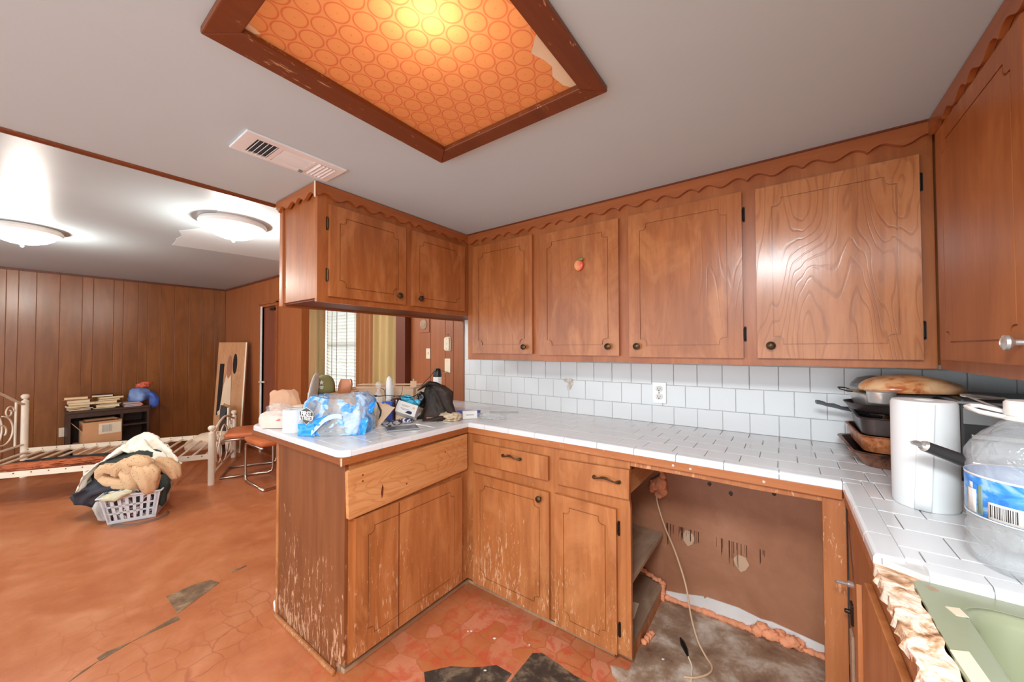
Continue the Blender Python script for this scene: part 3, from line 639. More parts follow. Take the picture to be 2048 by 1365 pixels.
# right-hand cupboard over the sink counter
ru = thing('wall_cabinet', 'stained wall cabinet at the right edge beside the paper towel', 'cabinet', (.58, 1.0, 1.25))
obj('body', MB().box(.421, .20, 1.262, .746, 1.775, KZ-.002), T['cab'], ru)
obj('face_frame', MB().plate([(.20, 1.250), (1.757, 1.250), (1.757, KZ-.003), (.20, KZ-.003)], [[(1.20, 1.31), (1.64, 1.31), (1.64, 1.95), (1.20, 1.95)]], 'x', .402, .421), T['cab'], ru)
d_ = slab_door(ru, 'x', 1.165, 1.283, 1.680, 1.975, .402, .384, T['cab'], inset=.050)
knob(d_, (.384, 1.197, 1.329), (-1, 0, 0), mat=T['steel'])
d_ = slab_door(ru, 'x', .62, 1.283, 1.130, 1.975, .402, .384, T['cab'], inset=.050)
valance(ru, 'x', .25, 1.757, .388, .401, T['cab_y'], ph=.03)
# ------------------------------------------------------------------ base cabinets
pc = thing('base_cabinet', 'scuffed peninsula cabinet with bare plywood drawer panel and worn end', 'cabinet', (-1.72, 1.15, 0))
obj('body', MB().box(-2.012, .82, .075, -1.445, 2.07, .856), T['cavity_shade'], pc)  # near-black box paints the shade behind the face frame
obj('end_panel', MB().prism([(-2.03, 0), (-1.492, 0), (-1.492, .055), (-1.424, .055), (-1.424, .857), (-2.03, .857)], 'y', .803, .819), T['base_end'], pc, bevel=.0015)
obj('outer_panel', MB().box(-2.030, .819, 0, -2.013, 2.07, .857), T['base_end'], pc)
obj('corner_strip', MB().box(-2.046, .796, 0, -2.026, .812, .857), T['base'], pc, bevel=.004)
obj('face_frame', MB().plate([(.8195, .055), (1.516, .055), (1.516, .858), (.8195, .858)], [[(.90, .12), (1.40, .12), (1.40, .56), (.90, .56)]], 'x', -1.443, -1.424), T['base'], pc)
d_ = slab_door(pc, 'x', .842, .070, 1.457, .630, -1.424, -1.406, T['base'], inset=.055)
for hz in (.17, .56): hinge(d_, (-1.422, 1.464, hz), (0, 1, 0), (1, 0, 0))
obj('door_batten', MB().box(-1.4065, 1.048, .072, -1.4052, 1.052, .628), T['trimdark'], pc)
obj('plywood_panel', MB().prism([(.803, .826), (.812, .832), (1.494, .852), (1.496, .668), (1.486, .660), (.816, .636), (.809, .640)], 'x', -1.424, -1.404), T['ply'], pc, bevel=.002, label='unfinished plywood drawer panel hung askew')
for y, z in ((.87, .80), (.87, .775), (1.09, .70), (1.33, .79)): obj('screw_hole', MB().cyl((-1.4042, y, z), (-1.4035, y, z), .004, n=10), T['trimdark'], pc)
obj('split_knot', MB().prism([(.955, .70), (.962, .735), (.968, .72), (.966, .69), (.960, .675)], 'x', -1.4042, -1.4034), T['trimdark'], pc)
obj('toe_kick', MB().box(-1.492, .815, 0, -1.478, 1.60, .076), T['greyboard'], pc)
obj('shoe_molding', MB().box(-1.478, .82, 0, -1.452, 1.60, .020), T['beigestrip'], pc, bevel=.004)
obj('shoe_molding', MB().box(-2.035, .786, 0, -1.478, .803, .020), T['base'], pc, bevel=.006)
tag(obj('pipe_stub', MB().cyl((-2.13, .835, .014), (-2.07, .815, .014), .013, n=16), T['white'], smooth=True), 'short white pipe stub on the floor at the peninsula corner', 'pipe')
# back run: two drawers, two doors, its right side missing
bc = thing('base_cabinet', 'worn base cabinet with two drawers and an open right side showing shelves', 'cabinet', (-.97, 1.80, 0))
obj('face_frame', MB().plate([(-1.424, .055), (-.515, .055), (-.515, .66), (-.520, .70), (-.515, .858), (-1.424, .858)],
    [[(-1.33, .12), (-.92, .12), (-.92, .60), (-1.33, .60)], [(-.82, .12), (-.60, .12), (-.60, .60), (-.82, .60)], [(-1.33, .71), (-.92, .71), (-.92, .80), (-1.33, .80)], [(-.81, .71), (-.56, .71), (-.56, .80), (-.81, .80)]], 'y', 1.516, 1.535), T['base'], bc)
d_ = slab_door(bc, 'y', -1.368, .062, -.892, .646, 1.516, 1.498, T['base'], inset=.05); knob(d_, (-.937, 1.498, .612), (0, -1, 0), r=.015)
for hz in (.16, .55): hinge(d_, (-1.374, 1.514, hz), (-1, 0, 0), (0, -1, 0))
d_ = slab_door(bc, 'y', -.862, .056, -.570, .650, 1.516, 1.498, T['base'], inset=.045)
for hz in (.155, .57): hinge(d_, (-.563, 1.514, hz), (1, 0, 0), (0, -1, 0))
def pull(parent, x0, x1, z, y):
    P = []
    for i in range(17):
        u = i/16; k = abs(u-.5)*2
        P.append((x0+(x1-x0)*u, y-.004-.020*(1-k**4), z-.006*math.cos(u*2*PI)-.002))
    R_ = [.0065 if (i < 2 or i > 14) else .0040+.0016*math.cos((i-8)/8*PI) for i in range(17)]
    mb = MB().tube(P, R_, 8)
    for x in (x0, x1): mb.cyl((x, y, z-.008), (x, y-.007, z-.008), .008, n=12)
    obj('handle', mb, T['bronze'], parent, smooth=True)
dw = obj('drawer', MB().box(-1.368, 1.498, .699, -.896, 1.516, .812), T['base'], bc, bevel=.003); pull(dw, -1.160, -1.052, .783, 1.498)
dw = obj('drawer', MB().prism([(-.842, .695), (-.514, .703), (-.512, .824), (-.842, .812)], 'y', 1.496, 1.514), T['base'], bc, bevel=.003); pull(dw, -.664, -.553, .776, 1.496)
obj('drawer_box', MB().box(-.80, 1.54, .705, -.545, 1.95, .715).box(-.549, 1.54, .700, -.535, 1.98, .795), T['ply'], bc, label='bare side of the drawer box')
obj('divider', MB().box(-.90, 1.535, .07, -.886, 2.07, .855), T['greyboard'], bc)
obj('side_panel', MB().box(-1.44, 1.60, 0, -1.424, 2.07, .855), T['greyboard'], bc)
obj('shelf', MB().box(-.886, 1.56, .322, -.530, 2.075, .338), T['greyboard'], bc)
obj('shelf', MB().box(-.886, 1.536, .058, -.530, 2.078, .074), T['greyboard'], bc)
obj('skirt_board', MB().box(-.546, 1.60, 0, -.532, 2.078, .058), T['base'], bc)
obj('toe_kick', MB().box(-1.450, 1.575, 0, -.532, 1.59, .056), T['greyboard'], bc)
obj('shoe_molding', MB().box(-1.450, 1.552, 0, -.60, 1.574, .018), T['beigestrip'], bc, bevel=.004)
obj('back_panel', MB().box(-.886, 2.078, .06, -.53, 2.086, .85), T['hardboard'], bc)
tag(obj('paper_scrap', MB().prism([(-.612, 1.83), (-.585, 1.835), (-.572, 1.72), (-.598, 1.70)], 'z', .0745, .076), T['cream']), 'white paper strip lying on the bottom shelf of the open cabinet', 'paper')
tag(obj('rubble', MB().prism([(-.625, 1.63), (-.565, 1.64), (-.56, 1.60), (-.60, 1.57), (-.63, 1.585)], 'z', .0745, .088), T['trimdark']), 'dark wedge of broken board on the bottom shelf', 'debris')
# appliance bay
bay = struct('trim_4', MB().box(-.53, 2.072, .0, .143, 2.0895, .86), T['hardboard'])
struct('bare_plaster', MB().prism([(-.53, .004), (-.53, .038), (-.45, .052), (-.34, .080), (-.335, .070), (-.325, .082), (-.19, .085), (-.10, .070), (-.06, .075), (.10, .056), (.13, .052), (.13, .004)], 'y', 2.068, 2.073), T['whitepaint'], bay)
mo = MB()
for x, z in ((-.41, .35), (-.18, .30)):
    mo.prism([(x-.03, z+.01), (x-.01, z+.035), (x+.02, z+.03), (x+.035, z), (x+.02, z-.03), (x, z-.045), (x-.02, z-.02)], 'y', 2.0705, 2.0725)
struct('scraped_spot', mo, plain('pale_scraped_board', (204, 168, 138), .7), bay)
dr_ = MB()
for i in range(58):
    x = random.choice([random.uniform(-.53, -.36), random.uniform(-.30, -.08)]); z0 = .395-.02*(x+.5); L = random.uniform(.015, .07)*(1.7 if -.27 < x < -.18 or x < -.5 else 1)
    dr_.box(x, 2.0705, z0-L, x+random.uniform(.0014, .0032), 2.0715, z0)
struct('paint_drip', dr_, plain('brown_paint_drip', (118, 74, 52), .4), bay)
fm = MB()
x = -.535
while x < .13:
    r = random.uniform(.009, .016); fm.blob((x, 2.060, .006+r*.4), (r*1.6, r, r), x*10, .35, 2, 2); x += r*1.6
for i in range(8): fm.blob((-.115+.021*i, 2.048+.01*math.sin(i*2), .020+.018*abs(math.sin(i*1.3))), (.026, .018, .024), i, .4, 2.5, 3)
struct('foam_bead', fm, T['foam'], bay, smooth='all')
fm = MB()
for c, r in (((-.565, 2.055, .585), .032), ((-.538, 2.05, .60), .034), ((-.525, 2.05, .565), .026), ((-.545, 2.05, .545), .022), ((-.527, 2.058, .64), .018), ((-.535, 2.06, .67), .016), ((-.58, 2.06, .56), .02)):
    fm.blob(c, (r, r*.7, r), r*50, .4, 2.5, 3)
struct('foam_bead', fm, T['foam'], bay, smooth='all')
fm = MB()
for i in range(9): fm.blob((-.635+.0125*i, 2.05, .118-.004*i+.004*math.sin(i*2)), (.014, .012, .011), i, .4, 2, 2)
for i in range(6): fm.blob((-.527, 2.05-.004*i, .085-.014*i), (.014, .012, .013), i+20, .4, 2, 2)
for i in range(4): fm.blob((-.518+.004*i, 1.69+.022*i, .014), (.014, .016, .014), i+30, .4, 2, 2)
struct('foam_bead', fm, T['foam'], bay, smooth='all')
for i in range(6):
    x, z = random.uniform(-.35, .08), random.uniform(.60, .80); 
    obj('mildew_spot', MB().blob((x, 2.0715, z), (.006+.006*random.random(), .0012, .012), i, .3, 2, 2), T['blackpatch'], bay)
# sink cabinet
kb = thing('base_cabinet', 'splintered sink base cabinet with broken front under the right counter', 'cabinet', (.40, 1.0, 0))
obj('stile', MB().box(.090, 1.516, 0, .146, 1.535, .858), T['stile'], kb, bevel=.002)
obj('opening_rail', MB().prism([(-.514, .836), (-.30, .838), (-.10, .835), (.09, .838), (.09, .858), (-.514, .858)], 'y', 1.516, 1.535), T['stile'], kb)
obj('side_panel', MB().box(.132, 1.535, 0, .146, 2.07, .857), T['hardboard'], kb)
obj('front_board', MB().plate([(.15, .055), (1.52, .055), (1.52, .858), (.15, .858)], [[(1.40, .08), (1.41, .50), (1.385, .565), (1.36, .60), (1.345, .54), (1.31, .47), (1.295, .36), (1.27, .20), (1.27, .08)]], 'x', .150, .166), T['stile'], kb)
obj('shade_backing', MB().box(.40, .2, .0, .41, 2.06, .70), T['cavity_shade'], kb)  # dark board added so the broken opening looks deep in shade
obj('door', MB().prism([(1.265, .07), (1.29, .30), (1.255, .45), (1.20, .52), (1.185, .62), (1.17, .72), (1.13, .80), (.75, .82), (.55, .82), (.55, .07)], 'x', .136, .150), T['base'], kb, bevel=.002)
obj('splinter_strip', MB().prism([(1.235, .10), (1.24, .42), (1.215, .55), (1.205, .70), (1.175, .77), (1.165, .66), (1.17, .5), (1.18, .3), (1.19, .10)], 'x', .128, .137), T['stile'], kb)
obj('loose_stile', MB().box(.143, 1.425, .055, .150, 1.468, .50), T['greyboard'], kb, bevel=.002)
obj('gouge', MB().prism([(1.50, .80), (1.47, .79), (1.415, .71), (1.40, .66), (1.43, .665), (1.47, .72)], 'x', .1485, .1505), T['trimdark'], kb)
obj('latch', MB().obox((.150, 1.455, .55), (.006, 0, 0), (0, .016, 0), (0, 0, .03)).cyl((.15, 1.46, .55), (.132, 1.462, .55), .006), T['blackmetal'], kb, bevel=.003)
obj('latch_pin', MB().cyl((.150, 1.44, .640), (.112, 1.43, .642), .0045, n=10).cyl((.150, 1.44, .640), (.140, 1.438, .641), .009, n=10), T['steel'], kb, smooth=True)

# ------------------------------------------------------------------ worktop
ct = thing('countertop', 'white tiled worktop with wooden edging, its sink end broken away', 'worktop', (-.8, 1.6, .858))
def rc(cx, cy, r, a0, a1, n=6): return [(cx+r*math.cos(a0+(a1-a0)*i/n), cy+r*math.sin(a0+(a1-a0)*i/n)) for i in range(n+1)]
XL, YP = -2.33, .775
obj('mortar_bed', MB().prism([(-1.42, .79)]+[(-1.42, 1.512), (-1.0, 1.512), (-1.0, 2.087), (-2.315, 2.087)]+rc(XL+.06, YP+.06, .046, PI, 1.5*PI), 'z', .885, .9065), T['groutw'], ct)
obj('mortar_bed', MB().prism([(-1.0, 1.512), (.150, 1.512), (.150, 1.02), (.20, .99), (.745, .99), (.745, 2.087), (-1.0, 2.087)], 'z', .885, .9060), T['grout'], ct)
T['edge'] = T['cab']
obj('edge_board', MB().box(-1.405, 1.500, .858, .137, 1.516, .8885), wood('worn_counter_edging', (138, 76, 36), (176, 108, 60), (200, 138, 90), axis='x', mott=.3, rough=.45, wear=.6, wear_top=2), ct, bevel=.002)
eb = wood('worn_peninsula_edging', (128, 70, 32), (162, 92, 46), (186, 118, 68), axis='y', mott=.3, rough=.42, wear=.3)
obj('edge_board', MB().box(-1.421, .779, .858, -1.405, 1.516, .8885), eb, ct, bevel=.002)
obj('edge_board', MB().box(-2.31, .779, .858, -1.421, .795, .8885), wood('peninsula_end_edging', (112, 58, 26), (138, 76, 38), (158, 92, 50), axis='x', mott=.3, rough=.42), ct, bevel=.004)
obj('edge_board', MB().box(-2.322, .80, .858, -2.306, 2.08, .8885), eb, ct, bevel=.002)
obj('edge_board', MB().box(.139, .20, .858, .153, 1.500, .8885), T['stile'], ct, bevel=.002)
obj('corner_bead', MB().box(-1.4075, .7765, .858, -1.4035, .7805, .8885), T['cream'], ct)
for x, z in ((-.345, .874), (-.285, .872), (-.06, .872)): obj('screw', MB().cyl((x, 1.500, z), (x, 1.4985, z), .0045, n=10), T['steel'], ct)
def bull(x0, y0, x1, y1, inward, name='edge_tile'):
    """rounded-edge tile along (x0,y0)-(x1,y1); inward = unit vector towards the worktop"""
    a, b, n_ = Vector((x0, y0, 0)), Vector((x1, y1, 0)), Vector(inward+(0,)); t_ = (b-a).normalized()*.0010; a += t_; b -= t_
    pr = [(0, .8892), (0, .905), (.0025, .9105), (.0075, .9140), (.0445, .9145), (.0445, .9062), (.012, .9062), (.012, .8892)]
    return obj(name, MB().add([p+n_*d+Vector((0, 0, z)) for p in (a, b) for d, z in pr], [tuple(range(8)), tuple(range(15, 7, -1))]+[(i, (i+1) % 8, 8+(i+1) % 8, 8+i) for i in range(8)]), T['tile'], ct)
x = -.0185-.1585*8
xs = [-1.403]+[v for v in [x+.1585*i for i in range(20)] if -1.36 < v < .10]+[.137]
for a, b in zip(xs, xs[1:]): bull(a, 1.498, b, 1.498, (0, 1))
ys = [YP+.045, .96, 1.12, 1.28, 1.44, 1.498]
for a, b in zip(ys, ys[1:]): bull(-1.403, a, -1.403, b, (-1, 0))
xs = [XL+.06, -2.12, -1.96, -1.80, -1.64, -1.448]
for a, b in zip(xs, xs[1:]): bull(a, YP, b, YP, (0, 1))
ys = [YP+.06]+[.835+.16*i for i in range(1, 8)]+[2.085]
for a, b in zip(ys, ys[1:]): bull(XL, a, XL, b, (1, 0))
def corner_tile(cx, cy, R_, a0, a1, ri):
    pr = [(R_, .8892), (R_, .905), (R_-.0025, .9105), (R_-.0075, .9142), (ri, .9145), (ri, .8892)]; n = 8; v = []; f = []
    for i in range(n+1):
        a = a0+(a1-a0)*i/n
        for r, z in pr: v.append((cx+r*math.cos(a), cy+r*math.sin(a), z))
    for i in range(n): f += [(i*6+k, i*6+(k+1) % 6, i*6+6+(k+1) % 6, i*6+6+k) for k in range(6)]
    f += [tuple(range(6)), tuple(range(n*6+5, n*6-1, -1))]
    obj('corner_tile', MB().add(v, f), T['tile'], ct, smooth=30)
corner_tile(XL+.06, YP+.06, .06, PI, 1.5*PI, .002)
corner_tile(-1.403-.0445, YP+.0445, .0445, -PI/2, 0, .001)
ys = [1.02, 1.13, 1.29, 1.498]
for a, b in zip(ys, ys[1:]): bull(.137, a, .137, b, (1, 0))
xs = [.205, .2795, .345, .50, .745]
for a, b in zip(xs, xs[1:]): bull(a, .985, b, .985, (0, 1))
field(ct, 'z', XL+.045, .745, [(1.543+.1086*i, 1.543+.1086*(i+1)) for i in range(5)], .1125, .9062, t=.008, phase=-.022)
field(ct, 'z', XL+.045, -1.448, [(YP+.045+.1205*i, YP+.045+.1205*(i+1)) for i in range(6)], .1125, .9062, t=.008, phase=-1.448)
field(ct, 'z', .182, .745, [(1.03+.0855*0, 1.085), (1.085, 1.19), (1.19, 1.29), (1.29, 1.39), (1.39, 1.543)], .1125, .9062, t=.008, phase=.261-.05-.1125,)
tile_obj(ct, 'z', -1.448, 1.498, .9062, .045, .045)
tile_obj(ct, 'z', .137, 1.498, .9062, .045, .045)
# broken end: lath, mortar and rotten board
E0 = [(.150, 1.022), (.138, 1.010), (.142, .99), (.134, .975), (.141, .955), (.136, .93), (.143, .90), (.137, .86), (.145, .83), (.139, .79), (.143, .74), (.136, .70), (.141, .6), (.137, .45), (.14, .3), (.14, .2)]
E1 = [(.178, .2), (.176, .35), (.180, .5), (.174, .60), (.179, .70), (.172, .76), (.180, .80), (.175, .86), (.183, .91), (.178, .945), (.196, .975), (.206, .995), (.186, 1.016), (.168, 1.028)]
def rag():
    bm_ = MB(); 
    def f(u, v):
        y = 1.024-.80*u; i = 0
        L_ = .138+.004*noise.noise(Vector((y*40, 0, 0)))+.003*noise.noise(Vector((y*110, 3, 0))); R_ = .180+.006*noise.noise(Vector((y*35, 7, 0)))+(.022 if y > .96 else 0)*(1-abs(y-.99)/.035 if abs(y-.99) < .035 else 0)
        x = L_+(R_-L_)*v
        return (x, y, .894+.0035*noise.noise(Vector((x*50, y*24, 1)))+.0015*noise.noise(Vector((x*150, y*90, 5))))
    return bm_.surf(f, 200, 12, .02)
m = NT('rotten_plaster_and_board'); v = m.coord(rand=False)
col = m.ramp(m.noise(v, 22, 6, 1.2), [(.34, lin((130, 84, 52))), (.44, lin((206, 162, 124))), (.54, lin((240, 222, 200))), (.68, lin((232, 220, 212)))])
m.set(Base_Color=col, Roughness=.85); m.bump(m.noise(v, 70, 6), .6, .006)
obj('broken_edge', rag(), m.mat, ct, smooth=True, label='ragged mortar and rotten board where edge tiles are gone')
# sink
sk = thing('sink', 'olive green enamelled sink basin set in the right counter', 'sink', (.46, .62, .72))
T['olive'] = plain('olive_enamel', (150, 154, 124), .22, var=.03)
def rr(x0, y0, x1, y1, r, n=6):
    return rc(x1-r, y1-r, r, 0, PI/2, n)+rc(x0+r, y1-r, r, PI/2, PI, n)+rc(x0+r, y0+r, r, PI, 1.5*PI, n)+rc(x1-r, y0+r, r, 1.5*PI, 2*PI, n)
obj('rim', MB().plate(rr(.181, .22, .735, .982, .02), [rr(.222, .26, .695, .940, .05)], 'z', .892, .899), T['olive'], sk, bevel=.002)
mb = MB(); P = [(0, .8985), (.006, .894), (.012, .880), (.022, .80), (.035, .745), (.07, .735)]; v = []; f = []; n = 0
for k, (o_, z) in enumerate(P):
    L_ = rr(.222+o_, .26+o_, .695-o_, .940-o_, .05); n = len(L_); v += [(a, b, z) for a, b in L_]
for k in range(len(P)-1): f += [(k*n+i, k*n+(i+1) % n, (k+1)*n+(i+1) % n, (k+1)*n+i) for i in range(n)]
f.append(tuple(range((len(P)-1)*n, len(P)*n))); mb.add(v, f)
o = obj('basin', mb, T['olive'], sk, smooth=50); s_ = o.modifiers.new('s', 'SOLIDIFY'); s_.thickness = .002; s_.offset = 1
obj('tape_scrap', MB().prism([(.205, .905), (.222, .912), (.226, .89), (.212, .885)], 'z', .8988, .9000), T['cream'], sk)
obj('tape_scrap', MB().prism([(.180, .78), (.200, .79), (.204, .72), (.185, .70)], 'z', .8988, .9000), T['cream'], sk)
obj('rust_spot', MB().prism([(.195, .962), (.206, .966), (.210, .957), (.200, .950)], 'z', .8988, .8996), T['greyboard'], sk)
# ------------------------------------------------------------------ plates on the walls
R3, F3 = Vector((math.cos(YAW), math.sin(YAW), 0)), Vector((-math.sin(YAW), math.cos(YAW), 0)); Z3 = Vector((0, 0, 1))
CT = .9145
def wplate(name, x0, x1, z0, z1, y, mat, label, cat, round_=.004):
    t = thing(name, label, cat, ((x0+x1)/2, y, z0))
    obj('cover', MB().prism(rr(x0, z0, x1, z1, round_, 3), 'y', y-.006, y), mat, t, bevel=.0015); return t
t = wplate('power_outlet', -.581, -.508, 1.022, 1.136, 2.0815, T['steel'], 'grey steel duplex outlet plate on the white tile backsplash', 'outlet')
for z in (1.058, 1.100):
    r = obj('receptacle', MB().prism(rr(-.562, z-.015, -.527, z+.015, .012, 4), 'y', 2.0725, 2.0765), T['whitepaint'], t, bevel=.001)
    obj('slot', MB().box(-.552, 2.0720, z-.004, -.5495, 2.0726, z+.008).box(-.5395, 2.0720, z-.003, -.537, 2.0726, z+.007).cyl((-.5445, 2.0726, z-.009), (-.5445, 2.072, z-.009), .003, n=8), T['black'], r)
obj('screw', MB().cyl((-.5445, 2.0755, 1.079), (-.5445, 2.0745, 1.079), .003, n=8), T['blackmetal'], t)
t = wplate('switch_plate', -2.422, -2.372, 1.235, 1.322, 2.080, T['cream'], 'cream switch plate on the paneling, lowest left beside the curtains', 'switch')
obj('toggle', MB().box(-2.401, 2.068, 1.272, -2.393, 2.074, 1.290), T['cream'], t)
t = wplate('switch_plate', -2.198, -2.135, 1.128, 1.240, 2.080, T['cream'], 'blank cream plate right over the black-capped bottle', 'switch')
for z in (1.145, 1.223): obj('screw', MB().cyl((-2.1665, 2.074, z), (-2.1665, 2.073, z), .003, n=8), T['steel'], t)
t = wplate('wall_box', -2.200, -2.130, 1.300, 1.415, 2.080, T['cream'], 'cream rounded bell cover on the paneling, topmost of the plates', 'wall box', .016)
obj('cover_body', MB().prism(rr(-2.194, 1.306, -2.136, 1.409, .014, 4), 'y', 2.060, 2.074), T['cream'], t, bevel=.005)
for z in (1.318, 1.396): obj('screw', MB().cyl((-2.165, 2.060, z), (-2.165, 2.0590, z), .003, n=8), T['bronze'], t)
obj('bracket_hole', MB().cyl((-2.165, 2.0800, 1.432), (-2.165, 2.0785, 1.432), .005, n=8), T['blackmetal'], t)
obj('grille', MB().box(-2.172, 2.0585, 1.35, -2.158, 2.0600, 1.366), T['steel'], t)
t = wplate('wall_speaker', -2.520, -2.385, 1.455, 1.60, 2.080, T['panel_hall'], 'square wooden speaker box with a round grey grille under the hanging cabinet', 'speaker')
obj('speaker_grille', MB().lathe([(0, .012), (.03, .011), (.042, .006), (.045, 0)], (-2.452, 2.074, 1.525), 24, axis=(0, -1, 0)), T['greyboard'], t, smooth=True)
t = thing('power_outlet', 'cream outlet on the dark paneling behind the bed', 'outlet', (-6.744, .382, .309))
obj('cover', MB().box(-6.744, .350, .309, -6.738, .414, .415), T['cream'], t, bevel=.002)
for z in (.342, .382): obj('receptacle', MB().box(-6.738, .366, z-.014, -6.735, .398, z+.014), T['cream'], t, bevel=.003)

# ------------------------------------------------------------------ things on the counter, right end
t = thing('paper_towel_roll', 'tall white paper towel roll standing on the right counter', 'paper roll', (.2875, 1.40, CT))
f_ = lambda r: r
pr = [(.020, .0), (.0575, .0), (.060, .006), (.0605, .12), (.060, .262), (.057, .2685), (.040, .2700), (.021, .2690)]
obj('paper_wrap', MB().lathe(pr+[(.0205, .2685), (.0200, .26)], (.2875, 1.40, CT+.0005), 48, closed=True), T['paper'], t, smooth=40)
obj('core', MB().lathe([(.0185, .001), (.0198, .001), (.0198, .266), (.0185, .266)], (.2875, 1.40, CT), 24, closed=True), T['cardtan'], t, smooth=40)
def flap(u, v):
    a = math.radians(-120+28*u+10*v); r = .0612+.002*u*u*(1-v*.6)
    return (.2875+r*math.cos(a), 1.40+r*math.sin(a), CT+.002+.262*v)
obj('loose_sheet', MB().surf(flap, 12, 8, .0006), T['paper'], t, smooth='all')
# water jug
t = thing('water_jug', 'big clear water jug with a blue label at the right counter edge', 'jug', (.362, 1.098, CT))
JC = (.362, 1.098, CT)
pr = [(.0, .004), (.030, .010), (.060, .001), (.072, .003), (.080, .014), (.083, .030), (.079, .040), (.083, .050), (.083, .066), (.079, .074), (.081, .082), (.081, .178), (.079, .186), (.083, .196), (.082, .208), (.074, .224), (.060, .244), (.045, .258), (.038, .266), (.032, .270), (.030, .285)]
m = NT('clear_bottle_plastic'); m.set(Base_Color=(.80, .82, .83, 1), Roughness=.05, Alpha=.27, Specular_IOR_Level=1.0, Coat_Weight=.5)
vv = m.coord(rand=False); m.bump(m.math('ADD', m.noise(vv, 28, 3, 1.0), m.noise(vv, 9, 2)), .7, .012); T['pet'] = m.mat
obj('bottle', MB().lathe(pr, JC, 56), T['pet'], t, smooth='all')
m = NT('still_water'); m.set(Base_Color=(.80, .83, .85, 1), Roughness=.02, Alpha=.14, Specular_IOR_Level=.8)
obj('water', MB().lathe([(0, .008), (.068, .008), (.077, .018), (.079, .030), (.075, .040), (.079, .052), (.078, .18), (.0775, .190), (0, .190)], JC, 40), m.mat, t, smooth=40)
def lab(name, a0, a1, z0, z1, mat, par, dr=0):
    f = lambda u, v: (JC[0]+(.0822+dr)*math.cos(a0+(a1-a0)*u), JC[1]+(.0822+dr)*math.sin(a0+(a1-a0)*u), CT+z0+(z1-z0)*v)
    return obj(name, MB().surf(f, max(3, int(abs(a1-a0)*14)), 2, .0004), mat, par, smooth='all')
m = NT('blue_printed_label'); vv = m.coord((1, 1, 1.6), rand=False)
col = m.ramp(m.noise(vv, 22, 4, 1.0), [(.36, lin((48, 118, 200))), (.5, lin((66, 146, 226))), (.64, lin((150, 190, 226)))])
m.set(Base_Color=col, Roughness=.25)
cang = math.atan2(-JC[1], -JC[0])
D = math.radians
lb = lab('label', 0, 2*PI, .094, .168, m.mat, t)
lab('label_border', 0, 2*PI, .165, .169, T['white'], lb, .0003); lab('label_border', 0, 2*PI, .092, .0945, T['white'], lb, .0003)
lab('drawn_bottle', cang-D(68), cang-D(52), .098, .140, T['whitepaint'], lb, .0004); lab('drawn_bottle', cang-D(63), cang-D(57), .140, .152, T['whitepaint'], lb, .0004)
lab('mountain', cang-D(50), cang-D(44), .098, .150, plain('olive_print', (130, 150, 130), .4), lb, .0003)
bcx = lab('barcode_box', cang-D(38), cang-D(8), .0955, .126, T['white'], lb, .0005)
mb = MB(); a = cang-D(36)
while a < cang-D(14):
    w = D(random.choice((.5, .9, 1.3))); f = lambda u, v, a=a, w=w: (JC[0]+.0830*math.cos(a+w*u), JC[1]+.0830*math.sin(a+w*u), CT+.100+.022*v)
    mb.surf(f, 1, 1, .0003); a += w+D(random.choice((.6, 1.0)))
obj('barcode', mb, T['darkgrey'], lb)
obj('neck_ring', MB().lathe([(.032, .270), (.0350, .272), (.0350, .277), (.031, .279)], JC, 32, closed=True), T['white'], t, smooth=40)
obj('cap', MB().lathe([(.0315, .279), (.0335, .281), (.0335, .303), (.0305, .307), (0, .308)], JC, 40), T['white'], t, smooth=40)
obj('carry_handle', MB().tube([(JC[0]-.026, JC[1], CT+.274), (JC[0]-.060, JC[1]+.01, CT+.281), (JC[0]-.070, JC[1]+.035, CT+.286), (JC[0]-.060, JC[1]+.050, CT+.288), (JC[0]-.05, JC[1]+.045, CT+.289), (JC[0]-.015, JC[1]+.022, CT+.280)], .0035, 8, flat=1.6), T['white'], t, smooth='all')
# stack of pans
def rectpan(x0, y0, x1, y1, z0, z1, rim, mat_out, mat_in, lbl, r=.03, flare=.014, par=None, grp=None, name='baking_pan', rot=0.0):
    t = thing(name, lbl, 'pan', ((x0+x1)/2, (y0+y1)/2, z0), grp); cx, cy = (x0+x1)/2, (y0+y1)/2
    hx, hy = (x1-x0)/2, (y1-y0)/2
    def loops(P):
        v = []; f = []
        for o_, z in P:
            L_ = rr(-hx+o_, -hy+o_, hx-o_, hy-o_, r); n = len(L_)
            v += [(cx+a*math.cos(rot)-b*math.sin(rot), cy+a*math.sin(rot)+b*math.cos(rot), z) for a, b in L_]
        for k in range(len(P)-1): f += [(k*n+i, k*n+(i+1) % n, (k+1)*n+(i+1) % n, (k+1)*n+i) for i in range(n)]
        return v, f, n, len(P)
    v, f, n, L_ = loops([(flare, z0), (0, z1-.002), (-rim, z1-.001), (-rim-.002, z1+.001), (-rim, z1+.003), (.001, z1+.002)])
    f.append(tuple(range(n))); obj('shell', MB().add(v, f), mat_out, t, smooth=35)
    v, f, n, L_ = loops([(.001, z1+.002), (flare+.001, z0+.003)]); f.append(tuple(range(n, 2*n)))
    obj('lining', MB().add(v, f), mat_in, t, smooth=35); return t
m = NT('scorched_baking_tin'); v = m.coord(rand=False)
m.set(Base_Color=m.ramp(m.noise(v, 9, 6, 1.0), [(.38, lin((70, 44, 34))), (.5, lin((146, 98, 76))), (.66, lin((176, 130, 106)))]), Roughness=.35, Metallic=.5); T['tin'] = m.mat
m = NT('spattered_copper_tin'); v = m.coord(rand=False)
m.set(Base_Color=m.ramp(m.noise(v, 24, 7, 1.0, .7), [(.36, lin((120, 66, 36))), (.5, lin((188, 112, 66))), (.62, lin((214, 146, 100))), (.72, lin((240, 214, 190)))]), Roughness=.4, Metallic=.3); T['copper'] = m.mat
